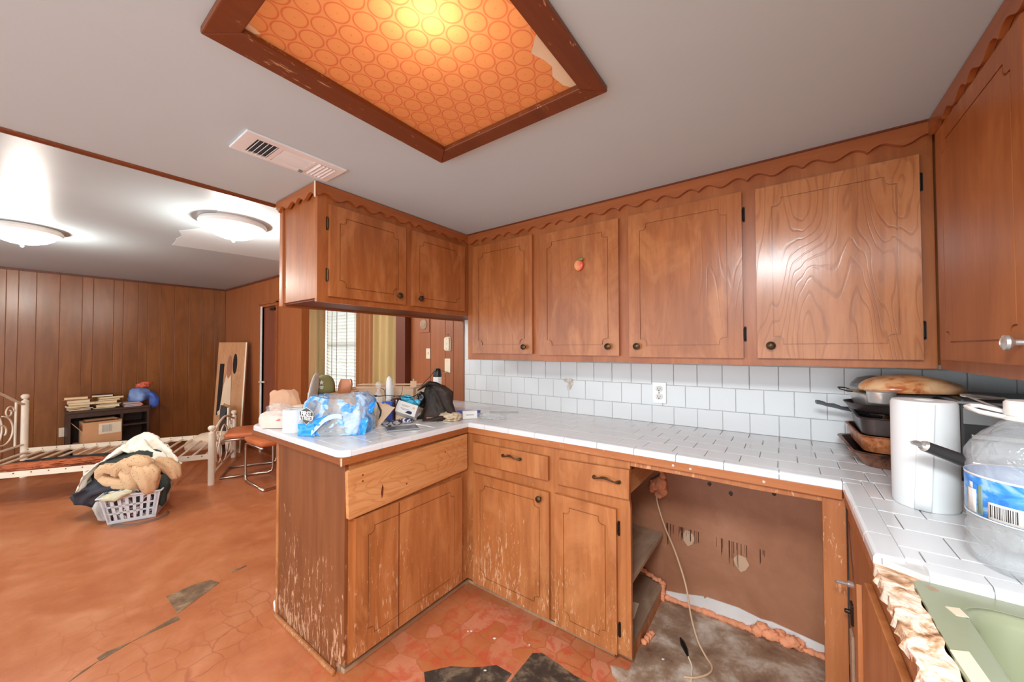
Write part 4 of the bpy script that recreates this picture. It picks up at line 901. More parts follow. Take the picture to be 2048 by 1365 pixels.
T['darktin'] = plain('dark_nonstick_coating', (70, 58, 56), .35, .3, .2, 12)
rectpan(.185, 1.700, .405, 2.03, CT+.001, .966, .010, T['tin'], T['darktin'], 'scorched brown baking pan at the bottom of the stack, on the counter', r=.045, flare=.03, rot=.03)
rectpan(.205, 1.715, .404, 2.03, .967, 1.020, .006, T['copper'], T['darktin'], 'copper-coloured roasting tin, second from the bottom of the pan stack', r=.04, flare=.008, rot=.03)
rectpan(.210, 1.720, .406, 2.02, 1.024, 1.080, .007, T['darktin'], T['darktin'], 'dark nonstick baking tin in the middle of the pan stack', r=.035, flare=.006, rot=-.02)
# saucepan / skillet whose grey handle points left
t = thing('skillet', 'skillet with a long grey handle pointing left across the tile backsplash', 'pan', (.36, 1.86, 1.088))
obj('bowl', MB().lathe([(0, 1.088), (.085, 1.088), (.105, 1.098), (.118, 1.120), (.121, 1.121), (.119, 1.118), (.104, 1.102), (0, 1.092)], (.298, 1.865, 0), 40), T['darktin'], t, smooth=40)
h0, h1 = at(1735, 828, 1.46), at(1632, 804, 1.50)
obj('handle_bracket', MB().tube([at(1760, 832, 1.44), at(1738, 829, 1.455)], .0075, 10, flat=.6), T['steel'], t, smooth=True)
P = [h0.lerp(h1, i/14) for i in range(15)]
obj('handle', MB().tube([p+Z3*(.0015*math.sin(i*1.6)) for i, p in enumerate(P)], [.013, .0135, .012]+[.0095+.001*math.sin(i*1.6) for i in range(3, 13)]+[.010, .0095], 12, flat=.6), plain('slate_grey_handle', (104, 106, 110), .35), t, smooth=True)
t = thing('wooden_mallet', 'white-ended wooden tool lying on the dark tin by the towel roll', 'utensil', tuple(at(1765, 830, 1.36)))
obj('head', MB().cyl(at(1760, 824, 1.36), at(1773, 828, 1.34), .013, n=16), T['cream'], t, bevel=.004)
obj('stick', MB().tube([at(1772, 834, 1.36), at(1768, 846, 1.355), at(1764, 852, 1.352)], .008, 10), plain('orange_wood', (196, 122, 76), .5), t, smooth=True)
# loaf pan and domed lid
t = thing('loaf_pan', 'stained aluminium loaf pan lying on top of the pan stack', 'pan', (.33, 1.86, 1.105))
rp = rectpan(.205, 1.775, .385, 1.93, 1.100, 1.158, .004, T['steel'], plain('greasy_tin', (196, 170, 130), .4, .4), 'x', r=.022, flare=.016, rot=.25)
for ch in list(rp.children):
    ch.parent = t; ch.location = worg(rp)-worg(t)
bpy.data.objects.remove(rp)
obj('bail_handle', MB().tube([(.205, 1.925, 1.158), (.190, 1.935, 1.164), (.168, 1.915, 1.166), (.168, 1.86, 1.164), (.185, 1.83, 1.160), (.212, 1.84, 1.158)], .0022, 8, closed=False), T['blackmetal'], t, smooth=True)
tag(obj('measuring_cup', MB().lathe([(0, 1.120), (.030, 1.120), (.034, 1.124), (.037, 1.158), (.040, 1.160), (.0385, 1.162), (.035, 1.158), (.032, 1.126), (0, 1.123)], (.262, 1.745, .012), 32), T['steel'], smooth=40), 'round steel cup tucked under the brown domed lid', 'cup')
m = NT('amber_glazed_lid'); v = m.coord((1, 1, 2), rand=False)
m.set(Base_Color=m.ramp(m.noise(v, 14, 5, .8), [(.36, lin((176, 92, 46))), (.45, lin((220, 152, 100))), (.62, lin((236, 190, 144)))]), Roughness=.3, Coat_Weight=.4)
t = thing('dish_lid', 'amber brown domed lid resting on the pans under the cabinet', 'lid', (.37, 1.86, 1.165))
def dome(u, v):
    a = 2*PI*u; p = v*PI/2; x = .142*math.cos(p)*math.copysign(abs(math.cos(a))**.85, math.cos(a)); y = .098*math.cos(p)*math.copysign(abs(math.sin(a))**.85, math.sin(a)); z = .058*math.sin(p)**.8
    return (.352+x*math.cos(.5)-y*math.sin(.5), 1.858+x*math.sin(.5)+y*math.cos(.5), 1.168+z-.10*max(0, x)*math.sin(p))
obj('dome', MB().surf(dome, 40, 12, .004), m.mat, t, smooth='all')
obj('dark_rim', MB().lathe([(.062, 0), (.066, .002), (.062, .016), (.045, .036), (.02, .044), (0, .046), (0, .043), (.055, .014)], (.275, 1.985, 1.166), 36), glass('smoky_glass', (.25, .25, .26, 1), .6, .08), t, smooth=40)
# toaster oven behind the towel roll
t = thing('boxy_appliance', 'grey boxy appliance with a dark knob, half hidden between towel roll and jug', 'appliance', (.60, 1.80, CT))
obj('case', MB().box(.425, 1.70, CT+.012, .735, 1.99, 1.165), T['darkgrey'], t, bevel=.008)
obj('top_lip', MB().box(.418, 1.690, 1.150, .738, 2.0, 1.158), T['grey'], t, bevel=.002)
obj('band', MB().box(.430, 1.694, 1.090, .600, 1.701, 1.138), T['grey'], t, bevel=.002, label='light grey front band')
obj('control_knob', MB().cyl((.55, 1.705, 1.105), (.55, 1.668, 1.105), .021, n=28), T['darkgrey'], t, bevel=.003)
obj('door_bar', MB().box(.440, 1.672, 1.052, .66, 1.684, 1.064).box(.50, 1.684, 1.054, .51, 1.70, 1.062).box(.62, 1.684, 1.054, .63, 1.70, 1.062), T['steel'], t, bevel=.002)
obj('window', MB().box(.445, 1.696, .965, .66, 1.7005, 1.045), T['grey'], t)
obj('tray', MB().box(.440, 1.69, .950, .67, 1.70, .958), T['steel'], t, bevel=.001)
for x in (.44, .72):
    for y in (1.72, 1.97): obj('foot', MB().cyl((x, y, CT), (x, y, CT+.013), .010, n=12), T['black'], t)
t = tag(obj('plastic_spoon', MB().surf(lambda u, v: Vector((.435, 1.735, 1.186))+u*Vector((.10, .02, -.006))+(v-.5)*math.sin(PI*min(1, .15+u*.9))*Vector((.01, .055, .008))+Vector((0, 0, -.008*math.sin(PI*v)*math.sin(PI*u))), 20, 8, .002).tube([Vector((.44, 1.728, 1.186)), Vector((.47, 1.66, 1.168)), Vector((.50, 1.60, 1.150))], .003, 8).tube([(.52, 1.75, 1.181), (.56, 1.70, 1.168), (.60, 1.66, 1.162)], .003, 8), T['white'], smooth='all'), 'white plastic serving spoon on top of the grey boxy appliance', 'utensil')
t.location.z -= .012
# frying pan in front, its handle reaching over the towel
t = thing('frying_pan', 'frying pan with a black and silver handle crossing before the towel roll', 'pan', (.50, 1.30, .98))
q0, q1 = at(1850, 893, .85), at(1932, 924, .835); ax = (q1-q0).normalized()
obj('bowl', MB().lathe([(0, 0), (.085, 0), (.105, .012), (.120, .042), (.123, .043), (.121, .038), (.106, .008), (0, .004)], (.50, 1.325, 1.010), 40), T['darktin'], t, smooth=40)
obj('grip', MB().tube([q0, q0.lerp(q1, .5), q1], [.0125, .0135, .0145], 20), plain('glossy_black_grip', (62, 60, 60), .18), t, smooth=True)
obj('shank', MB().tube([q1, (.36, 1.275, 1.058), (.385, 1.29, 1.050)], .008, 12), T['steel'], t, smooth=True)
obj('end_cap', MB().tube([q0-ax*.001, q0-ax*.006], [.0128, .010], 20).tube([q0-ax*.004, q0-ax*.018, at(1823, 886, .852)], [.0085, .0075, .004], 14, flat=.55), T['steel'], t, smooth=True)
t = thing('stock_pot', 'low steel pot under the frying pan behind the water jug', 'pot', (.50, 1.325, CT))
obj('pot', MB().lathe([(0, 0), (.092, 0), (.10, .006), (.10, .090), (.104, .0925), (.102, .094), (.097, .090), (.096, .008), (0, .004)], (.50, 1.325, CT), 40), T['steel'], t, smooth=40)
# ------------------------------------------------------------------ clutter on the peninsula
def atz(px, d, z):
    p = at(px, 697, d); return Vector((p.x, p.y, z))
t = thing('toilet_roll', 'small white tissue roll at the outer end of the peninsula', 'paper roll', (-1.945, .835, CT))
obj('wrap', MB().lathe([(.019, 0), (.048, 0), (.0495, .004), (.0495, .106), (.047, .1095), (.019, .1095)], (-1.945, .835, CT+.0005), 40, closed=True), T['paper'], t, smooth=40)
obj('core', MB().lathe([(.0175, .001), (.0188, .001), (.0188, .105), (.0175, .105)], (-1.945, .835, CT), 24, closed=True), T['card'], t, smooth=40)
# pack of bottles shrink-wrapped in printed film
PC = Vector((-1.760, .968, CT)); pu = Vector((math.cos(.62), math.sin(.62), 0)); pv = Vector((-math.sin(.62), math.cos(.62), 0))
t = thing('bottle_pack', 'torn blue printed plastic wrap holding clear water bottles', 'bottle pack', tuple(PC))
def bottle(mb, c, s_, lean=(0, 0)):
    a = Vector((lean[0], lean[1], 1)).normalized()
    pr = [(0, .004), (.026, .0), (.031, .006)]
    for i in range(9): z = .012+i*.0115; pr += [(.0315, z), (.0295, z+.0057)]
    pr += [(.0315, .122), (.031, .135), (.026, .152), (.016, .172), (.0125, .178), (.0125, .190), (.0150, .191), (.0150, .203), (0, .204)]
    mb.lathe([(r*s_, z*s_) for r, z in pr], c, 20, axis=a)
b0 = None
for (a, b, lx, ly) in ((-.075, -.055, .05, .02), (.035, -.055, -.10, .05), (.105, -.03, .12, 0), (-.03, .02, 0, .05), (.06, .04, .1, .1), (-.11, .03, -.1, .05)):
    mb = MB(); bottle(mb, PC+pu*a+pv*b+Vector((0, 0, .002)), .78, (lx, ly)); obj('bottle', mb, T['clear'], t, smooth='all')
m = NT('printed_shrink_film'); v = m.coord((1, 1, .9), rand=False)
n1 = m.noise(v, 8.0, 2.0, 1.6, .45); n2 = m.noise(m.coord((1, 1, 1), rand=False, loc=(3, 1, 2)), 9, 2, 1.2)
blue = m.ramp(n2, [(.40, lin((60, 158, 240))), (.46, lin((84, 176, 244))), (.50, lin((176, 210, 246))), (.62, lin((200, 224, 248)))], 'LINEAR')
geo = m.n('ShaderNodeNewGeometry').outputs['Position']
du = m.n('ShaderNodeVectorMath', {0: geo, 1: tuple(pu)}, operation='DOT_PRODUCT').outputs['Value']
du0 = PC.dot(pu)
edge = m.n('ShaderNodeMapRange', {'Value': m.math('ABSOLUTE', m.math('SUBTRACT', du, du0)), 'From Min': .03, 'From Max': .15, 'To Min': -.05, 'To Max': .16}).outputs[0]
cov = m.ramp(m.math('ADD', n1, edge), [(.515, G0), (.535, G1)])
m.set(Base_Color=m.mix(cov, (.85, .84, .83, 1), blue), Roughness=.16, Alpha=m.math('ADD', m.math('MULTIPLY', cov, .68), .26), Specular_IOR_Level=.9)
m.bump(m.noise(v, 34, 4, 2.0), .8, .012); T['shrink'] = m.mat
def wrapf(u, v):
    a = 2*PI*u; ct_, st_ = math.cos(a), math.sin(a); e = 1.0/1.7
    z = .178*v; sh = 1.0-.10*abs(v-.45)-.55*max(0, v-.86)**1.0*1.6
    k = 1+.07*noise.noise(Vector((ct_*2.2, st_*2.2, v*3)))+.05*noise.noise(Vector((ct_*5, st_*5, v*7+3)))
    x = .155*math.copysign(abs(ct_)**e, ct_)*k*sh; y = .105*math.copysign(abs(st_)**e, st_)*k*sh
    top = .165+.022*noise.noise(Vector((ct_*1.5, st_*1.5, 4)))
    p = PC+pu*x+pv*y; return Vector((p.x, p.y, CT+.003+z*top/.165))
fo = obj('film', MB().surf(wrapf, 96, 30), T['shrink'], t, smooth='all')
def lid_(u, v):
    a = 2*PI*u; r = 1-v; p = wrapf(u, 1.0); c_ = PC+Vector((0, 0, .170)); q = c_.lerp(p, r); q.z += .012*noise.noise(Vector((q.x*40, q.y*40, 1))); return q
obj('film_top', MB().surf(lid_, 64, 8), T['shrink'], t, smooth='all')
bd = PC-pu*.092-pv*.1135+Vector((0, 0, .098)); bn = (-pv-.35*pu).normalized(); bu_ = pu*.98-pv*.17; bu_ = (bu_-bn*bu_.dot(bn)).normalized()
def bpl(x, y, z): return bd+bu_*x+Z3*y+bn*(.0115+z)
shp = [(a*1.15, b*1.1) for a, b in [(-.036, .016), (-.026, .024), (0, .036), (.026, .024), (.036, .016), (.034, -.012), (.016, -.024), (0, -.036), (-.016, -.024), (-.034, -.012)]]
mb = MB(); mb.add([bpl(a*1.0, b, .0) for a, b in shp]+[bpl(a, b, .0012) for a, b in shp], [tuple(range(10)), tuple(range(19, 9, -1))]+[(i, (i+1) % 10, 10+(i+1) % 10, 10+i) for i in range(10)])
bg = obj('badge', mb, T['white'], t)
mb = MB(); k = .95; mb.add([bpl(a*k, b*k, .0013) for a, b in shp]+[bpl(a*k, b*k, .0019) for a, b in shp], [tuple(range(10)), tuple(range(19, 9, -1))]+[(i, (i+1) % 10, 10+(i+1) % 10, 10+i) for i in range(10)])
obj('badge_field', mb, T['darkgrey'], bg)
obj('lettering', text_mb('FIRST', .0265, lambda x, y, z: bpl(x, y+.011, .0022+z), .0004, .0008), T['white'], bg)
obj('lettering', text_mb('STREET', .0265, lambda x, y, z: bpl(x, y-.010, .0022+z), .0004, .0008), T['white'], bg)
def flag(c0, ux, uz, seed, mat, name='film_flap'):
    f = lambda u, v: c0+ux*(u-.5)+uz*v+F3*.012*noise.noise(Vector((u*3, v*3, seed)))
    obj(name, MB().surf(f, 12, 12), mat, t, smooth='all')
T['bluefilm'] = plain('blue_printed_film', (50, 160, 246), .18, vs_=14, var=.15)
T['paleblue'] = plain('pale_blue_film', (186, 216, 246), .2, vs_=14)
flag(PC-pu*.10-pv*.118+Z3*.004, pu*.075, Z3*.058-pv*.004, 2, T['bluefilm'])
flag(PC-pu*.035-pv*.120+Z3*.055, pu*.062+Z3*.02, Z3*.035, 3, T['bluefilm'])
flag(PC+pu*.135-pv*.075+Z3*.002, pu*.035, Z3*.075+pu*.016, 4, T['bluefilm'])
flag(PC+pu*.150-pv*.02+Z3*.095, pu*.03, Z3*.050+pu*.02, 5, T['bluefilm'])
arc = MB(); f = lambda u, v: PC-pv*.123+pu*(-.075+.14*u)+Z3*(.008+.078*math.sin(u*PI*.62)+.022*v)+F3*.004*math.sin(u*9)
arc.surf(f, 24, 3); obj('film_band', arc, T['paleblue'], t, smooth='all')
# pink bag
t = thing('plastic_bag', 'crumpled clear bag of pink printed packets beside the tissue roll', 'bag', (-2.13, .86, CT))
mb = MB(); mb.loft([(Vector((-2.12, .835, CT+.002))+Z3*z, R3*r, F3*r*.5) for z, r in ((0, .082), (.02, .088), (.05, .088), (.068, .080), (.08, .060))], 32, .05, 5, 1, sq=3.4)
obj('packet', mb, plain('pale_pink_wrapper', (236, 204, 190), .35, var=.08), t, smooth=50)
obj('red_print', MB().obox(Vector((-2.105, .835, CT+.045))+R3*.02-F3*.0475, R3*.010, F3*.0006, Z3*.0018).obox(Vector((-2.105, .835, CT+.051))+R3*.024-F3*.0475, R3*.006, F3*.0006, Z3*.0014), T['red'], t)
mb = MB().blob((-2.14, .845, CT+.082), (.090, .045, .036), 4, .35, 2.4, 4, True); obj('clear_film', mb, T['film'], t, smooth='all')
t = thing('paper_sack', 'tan crumpled paper sack at the far outer corner of the peninsula', 'sack', (-2.19, .985, CT))
obj('sack', MB().loft([(atz(577-z*60, 2.10, CT+.002+z), R3*r*1.05, F3*r*.5) for z, r in ((0, .078), (.03, .084), (.08, .080), (.12, .074), (.155, .070), (.168, .055))], 36, .05, 4, 3, sq=3.2), plain('tan_wrapping_paper', (216, 166, 132), .75, var=.1), t, smooth=50)
tag(obj('tub', MB().lathe([(0, 0), (.044, 0), (.050, .072), (.053, .074), (.050, .078), (0, .078)], (-2.03, .93, CT), 32), T['cream'], smooth=40), 'cream tub behind the small tissue roll', 'tub')
t = thing('container', 'red and white carton corner showing left of the blue bottle pack', 'carton', tuple(atz(600, 1.98, CT)))
obj('carton', MB().obox(atz(602, 1.99, CT+.052), R3*.028, F3*.03, Z3*.052), T['cream'], t, bevel=.003)
obj('red_band', MB().obox(atz(602, 1.985, CT+.088), R3*.0286, F3*.0304, Z3*.010), T['red'], t, bevel=.002)
# boxes behind
t = thing('cardboard_box', 'open tan cardboard box behind the clutter near the curtain', 'box', tuple(atz(765, 2.42, CT)))
bc_ = atz(768, 2.45, CT); z1 = CT+.150
for sgn, w_ in ((-1, 1), (1, 1)): obj('side', MB().obox(bc_+F3*.09*sgn+Z3*.075, R3*.22, F3*.0025, Z3*.074), T['cardtan'], t)
for sgn in (-1, 1): obj('side', MB().obox(bc_+R3*.2175*sgn+Z3*.075, R3*.0025, F3*.09, Z3*.074), T['cardtan'], t)
obj('flap', MB().obox(bc_+F3*.135+Z3*.157, R3*.215, F3*.044, Z3*.0015), T['cardtan'], t)
obj('flap', MB().obox(bc_-F3*.04+Z3*.152+R3*.02, R3*.195, F3*.044, Z3*.0015), T['cardtan'], t)
obj('seam', MB().obox(bc_-F3*.0935+R3*.045+Z3*.08, R3*.0012, F3*.0008, Z3*.07), T['darkgrey'], t)
t = thing('cardboard_box', 'small tan carton beside the black bag, a peg sticking up', 'box', tuple(atz(842, 2.46, CT)))
obj('carton', MB().obox(atz(842, 2.46, CT+.072), R3*.062, F3*.04, Z3*.072), T['cardtan'], t, bevel=.002)
obj('tag_card', MB().obox(atz(827, 2.44, CT+.168), R3*.020, F3*.002, Z3*.024).obox(atz(827, 2.44, CT+.198), R3*.004, F3*.002, Z3*.008), T['cardtan'], t)
# upright things
def plate_(u, v):
    a = 2*PI*u; r = .125*v; return atz(627, 2.12, CT+.150)+F3*(r*math.cos(a))*.95+R3*(r*math.cos(a)*-.28+.014*(1-v*v)+.14*r*math.sin(a))+Z3*(r*.96*math.sin(a))
tag(obj('plate', MB().surf(plate_, 36, 6, .003), T['white'], smooth='all'), 'white plastic plate propped on edge behind the blue bottle pack', 'plate')
t = thing('crate_box', 'brown carton carrying the olive cap behind the bottle pack', 'box', tuple(atz(672, 2.26, CT)))
obj('carton', MB().obox(atz(668, 2.28, CT+.072), R3*.13, F3*.06, Z3*.071), T['card'], t, bevel=.003)
t = thing('cap', 'olive green cap with a white star, behind the bottle pack', 'cap', tuple(atz(654, 2.22, CT+.145)))
oc = atz(650, 2.24, CT+.145)
def crown(u, v):
    a = 2*PI*u; p = v*PI/2; return oc+R3*.060*math.cos(p)*math.cos(a)+F3*.05*math.cos(p)*math.sin(a)+Z3*(.105*math.sin(p)**.6)
T['olivecloth'] = plain('olive_twill', (138, 130, 78), .8)
obj('crown', MB().surf(crown, 36, 14, .002), T['olivecloth'], t, smooth='all')
st = []
for i in range(10): r = .016 if i % 2 == 0 else .0065; a = PI/2+i*PI/5; st.append((r*math.cos(a), r*math.sin(a)))
sb = oc-F3*.0505+Z3*.062+R3*.008
obj('star', MB().add([sb+R3*a+Z3*b for a, b in st]+[sb+R3*a+Z3*b-F3*.003 for a, b in st], [tuple(range(10)), tuple(range(19, 9, -1))]+[(i, (i+1) % 10, 10+(i+1) % 10, 10+i) for i in range(10)]), T['white'], t)
obj('emblem', MB().obox(sb-Z3*.026, R3*.012, F3*.002, Z3*.004).obox(sb-Z3*.036, R3*.008, F3*.002, Z3*.003), T['white'], t)
tag(obj('snack_pouch', MB().loft([(atz(689+4*math.sin(z*20), 2.2, CT+.144)+Z3*z, R3*r*(1-.1*z), F3*(.012*(1-abs(z-.04)*12)+.004)) for z, r in ((0, .034), (.02, .040), (.05, .040), (.07, .036), (.082, .030))], 24, .04, 3, 2, sq=4), plain('copper_foil_pouch', (190, 118, 80), .3, .3, .1), smooth=50), 'crumpled copper brown pouch on the brown carton before the blind', 'pouch')
t = thing('spray_bottle', 'slim white rounded bottle standing among black cables', 'bottle', tuple(atz(779, 2.16, CT)))
obj('body', MB().lathe([(0, 0), (.018, 0), (.019, .003), (.019, .12), (.0178, .215), (.014, .232), (.007, .243), (0, .246)], atz(779, 2.16, CT), 28), T['white'], t, smooth=40)
obj('side_spout', MB().lathe([(0, 0), (.0055, 0), (.0055, .13), (.004, .132), (0, .132)], atz(785.5, 2.17, CT+.06), 14), T['whitepaint'], t, smooth=40)
t = thing('glass_bottle', 'little clear glass bottle with a round stopper behind the bottle pack', 'bottle', tuple(atz(757, 2.2, CT)))
obj('body', MB().lathe([(0, 0), (.022, 0), (.024, .004), (.024, .12), (.014, .145), (.008, .152), (.008, .166)], atz(757, 2.2, CT), 24), T['clear'], t, smooth=40)
obj('stopper', MB().lathe([(0, .166), (.008, .168), (.017, .185), (.017, .195), (.010, .208), (0, .211)], atz(757, 2.2, CT), 24), T['clear'], t, smooth='all')
tag(obj('blue_box', MB().obox(atz(776, 2.08, CT+.058), R3*.028, F3*.02, Z3*.052), T['blue'], bevel=.003), 'small blue box standing behind the cream cards', 'box')
tag(obj('brown_jar', MB().lathe([(0, 0), (.032, 0), (.034, .004), (.034, .11), (.028, .122), (0, .124)], atz(794, 2.14, CT), 28), plain('dark_brown_glass', (74, 34, 22), .2), smooth=40), 'dark brown jar behind the white carton', 'jar')
# cream folded cards
def cardp(pts, d, mat, name, lbl, grp=None, dd=(0, 0, 0, 0, 0, 0)):
    v = [at(px, py, d+e) for (px, py), e in zip(pts, dd)]; n = len(v)
    return tag(obj(name, MB().add(v+[q+F3*.0022 for q in v], [tuple(range(n)), tuple(range(2*n-1, n-1, -1))]+[(i, (i+1) % n, n+(i+1) % n, n+i) for i in range(n)]), mat), lbl, 'card')
cardp([(748.5, 856), (762, 832), (764, 820), (754, 804), (768, 809), (790, 815.5), (776, 832), (757, 855)], 1.93, T['cardtan'], 'folded_card', 'cream die-cut card leaning upright before the clutter', dd=(0, .02, .03, .04, .04, .05, .03, .0))
cardp([(745, 855), (750, 836), (754, 818), (757, 806), (762, 818), (760, 834), (752, 852)], 1.975, T['cream'], 'folded_card', 'pale card slip just behind the die-cut cream card', dd=(0, .01, .02, .03, .03, .01, 0))
cardp([(752, 803), (756, 806), (763, 822), (764, 832), (758, 845), (757, 838), (760, 824)], 1.955, T['darkgrey'], 'dark_card', 'narrow dark strip between the two cream cards', dd=(0,)*7)
obj_ = cardp([(768, 806), (780, 811), (780, 814), (767, 809)], 1.955, plain('gold_edge_card', (200, 170, 110), .5), 'gold_tag', 'tiny gold strip on top of the cream card', dd=(.02,)*4)
# white carton with writing
t = thing('carton', 'white printed carton tilted against the black bag', 'carton', tuple(atz(816, 2.02, CT)))
a0, a1, a2, a3 = at(797, 799, 2.08), at(837, 813, 2.06), at(828, 834, 2.02), at(790, 823, 2.04)
cen = (a0+a1+a2+a3)/4; u_ = ((a1-a0)+(a2-a3))/4; w_ = ((a0-a3)+(a1-a2))/4; nrm = u_.cross(w_).normalized(); 
if nrm.dot(F3) < 0: nrm = -nrm
obj('box', MB().obox(cen+nrm*.024, u_, w_, nrm*.024), T['white'], t, bevel=.002)
ul, wl_ = u_.normalized(), w_.normalized()
for k, (off, L_) in enumerate(((.014, .030), (.008, .022), (-.006, .034), (-.012, .020))):
    obj('print_line', MB().obox(cen-nrm*.0006+wl_*off-ul*(.028-L_*.5)*.6, ul*L_*.8, wl_*.0011, nrm*.0004), T['grey'], t)
obj('logo', MB().obox(cen-nrm*.0006+wl_*.012+ul*.040, ul*.006, wl_*.006, nrm*.0004), T['cardtan'], t)
obj('print_shape', MB().add([cen-nrm*.0008+ul*a+wl_*b for a, b in ((.0, -.026), (.012, -.012), (.034, -.010), (.040, -.018), (.034, -.028))]+[cen+ul*a+wl_*b for a, b in ((.0, -.026), (.012, -.012), (.034, -.010), (.040, -.018), (.034, -.028))], [(0, 1, 2, 3, 4), (9, 8, 7, 6, 5)]+[(i, (i+1) % 5, 5+(i+1) % 5, 5+i) for i in range(5)]), plain('navy_print', (44, 48, 74), .4), t)
tag(obj('carton_support', MB().obox(atz(812, 2.12, CT+.040), R3*.05, F3*.03, Z3*.040), T['cardtan'], bevel=.003), 'low tan box propping up the white printed carton', 'box')
t = thing('rubber_gloves', 'bright cyan rubber gloves on top of the white carton', 'gloves', tuple(atz(820, 2.13, CT+.10)))
mb = MB().blob(at(813, 797, 2.14), (.045, .028, .020), 3, .25, 2.2, 4).blob(at(834, 805, 2.12), (.022, .018, .018), 5, .15, 2, 3).blob(at(822, 803, 2.12), (.03, .02, .016), 8, .2, 2, 3)
obj('gloves', mb, T['cyan'], t, smooth='all')
t = thing('sunglasses_case', 'small patterned navy and white pouch on the counter by the black bag', 'pouch', (-1.665, 1.30, CT))
m = NT('navy_patterned_cloth'); m.set(Base_Color=m.ramp(m.noise(m.coord(rand=False), 70, 2, 0), [(.46, lin((50, 56, 92))), (.52, lin((222, 220, 226)))], 'CONSTANT'), Roughness=.6)
obj('pouch', MB().loft([(Vector((-1.665, 1.285, CT+.014))+R3*s, F3*(.022-abs(s)*.2), Z3*(.013-abs(s)*.12)) for s in (-.036, -.02, 0, .02, .036)], 20, .05, 3, 1), m.mat, t, smooth='all')
t = thing('eyeglasses', 'folded dark eyeglasses and keys lying before the white carton', 'glasses', (-1.69, 1.20, CT))
gx = Vector((-1.685, 1.205, CT+.014))
mb = MB()
for s in (-1, 1): mb.tube([gx+R3*(s*.032+.022*math.cos(a))+Z3*.013*math.sin(a)+F3*.006*math.cos(a) for a in [i*PI/7 for i in range(14)]], .0022, 6, closed=True)
mb.tube([gx-R3*.010, gx+Z3*.006, gx+R3*.010], .002, 6)
mb.tube([gx+R3*.054, gx+R3*.050+F3*.06, gx+R3*.045+F3*.11-Z3*.008], .0022, 6).tube([gx-R3*.054, gx-R3*.020-F3*.045-Z3*.008, gx+R3*.020-F3*.075-Z3*.010], .0022, 6)
obj('frame', mb, T['black'], t, smooth=True)
mb = MB(); k0 = Vector((-1.64, 1.165, CT+.004))
for i in range(3):
    a = .4+i*.45; dv = R3*math.cos(a)-F3*math.sin(a)
    mb.obox(k0+dv*.022+Z3*.002*i, dv*.022, Z3.cross(dv)*.0035, Z3*.0012).cyl(k0-dv*.004+Z3*(.001+.002*i), k0-dv*.004+Z3*(.003+.002*i), .009, n=14)
obj('keys', mb, T['bronze'], t, bevel=.0006)
# phone
t = thing('smartphone', 'slate grey phone lying flat at the inner edge of the peninsula', 'phone', (-1.553, 1.176, CT))
pcn = Vector((-1.553, 1.176, CT+.0048)); pl = Vector((.088, .170, 0)).normalized(); pw = Vector((pl.y, -pl.x, 0))
obj('body', MB().obox(pcn, pl*.078, pw*.044, Z3*.004), T['grey'], t, bevel=.0028, seg=3)
obj('back_glass', MB().obox(pcn+Z3*.0042, pl*.075, pw*.041, Z3*.0006), plain('slate_glass', (96, 98, 102), .25), t, bevel=.001)
obj('camera_lens', MB().cyl(pcn-pl*.068+pw*.033+Z3*.0045, pcn-pl*.068+pw*.033+Z3*.006, .004, n=14), T['black'], t)
# black bag
t = thing('black_bag', 'slumped black fabric bag standing in the counter corner', 'bag', tuple(atz(872, 2.16, CT)))
m = NT('black_brown_nylon'); v = m.coord(rand=False)
m.set(Base_Color=m.ramp(m.noise(v, 6, 4), [(.35, lin((26, 20, 16))), (.7, lin((66, 49, 38)))]), Roughness=.55, Specular_IOR_Level=.3); m.bump(m.noise(v, 16, 4, 1.0), .6, .01); T['bagcloth'] = m.mat
S_ = [(874, 846, .082, .055), (872, 838, .098, .06), (876, 826, .100, .058), (873, 812, .078, .052), (868, 798, .062, .046), (866, 785, .056, .040), (866, 776, .052, .034), (864, 769, .036, .022)]
obj('bag', MB().loft([(at(px, py, 2.14), R3*ru, F3*rv+Z3*.01) for px, py, ru, rv in S_], 44, .09, 4, 2), T['bagcloth'], t, smooth='all')
obj('fold', MB().loft([(at(px, py, 2.09), R3*ru, F3*rv) for px, py, ru, rv in ((876, 772, .030, .02), (888, 784, .046, .018), (894, 806, .030, .02), (902, 824, .022, .018), (909, 834, .012, .012))], 24, .12, 3, 1), T['bagcloth'], t, smooth='all')
obj('flap', MB().loft([(at(px, py, 2.12), (R3*.3-Z3)*.0+Z3*rz, F3*.012) for px, py, rz in ((836, 781, .004), (846, 774, .010), (858, 767, .012), (872, 770, .016), (886, 777, .017), (896, 784, .014))], 20, .08, 3, 4), T['bagcloth'], t, smooth='all')
obj('lower_roll', MB().loft([(at(px, py, 2.07), Z3*r, F3*r) for px, py, r in ((846, 842, .014), (856, 844, .017), (868, 842, .018), (880, 838, .016), (890, 836, .010))], 20, .1, 3, 2), T['bagcloth'], t, smooth='all')
obj('dark_lining', MB().blob(at(843, 800, 2.16), (.03, .03, .045), 3, .25, 2, 4), T['black'], t, smooth='all')
obj('white_tag', MB().obox(at(876, 775.5, 2.085), (R3*.6-Z3*.6)*.012, F3*.001, (R3+Z3)*.003), T['white'], t)
# black-capped bottle behind
t = thing('capped_bottle', 'white bottle with a glossy black cap behind the black bag', 'bottle', tuple(atz(875, 2.52, CT)))
c_ = atz(875, 2.52, CT)
obj('body', MB().lathe([(0, 0), (.028, 0), (.029, .004), (.029, .212), (.027, .216), (0, .216)], c_, 28), T['white'], t, smooth=40)
obj('cap', MB().lathe([(.0285, .210), (.0285, .225), (.0235, .262), (.018, .270), (0, .272)], c_, 28), T['black'], t, smooth=40)
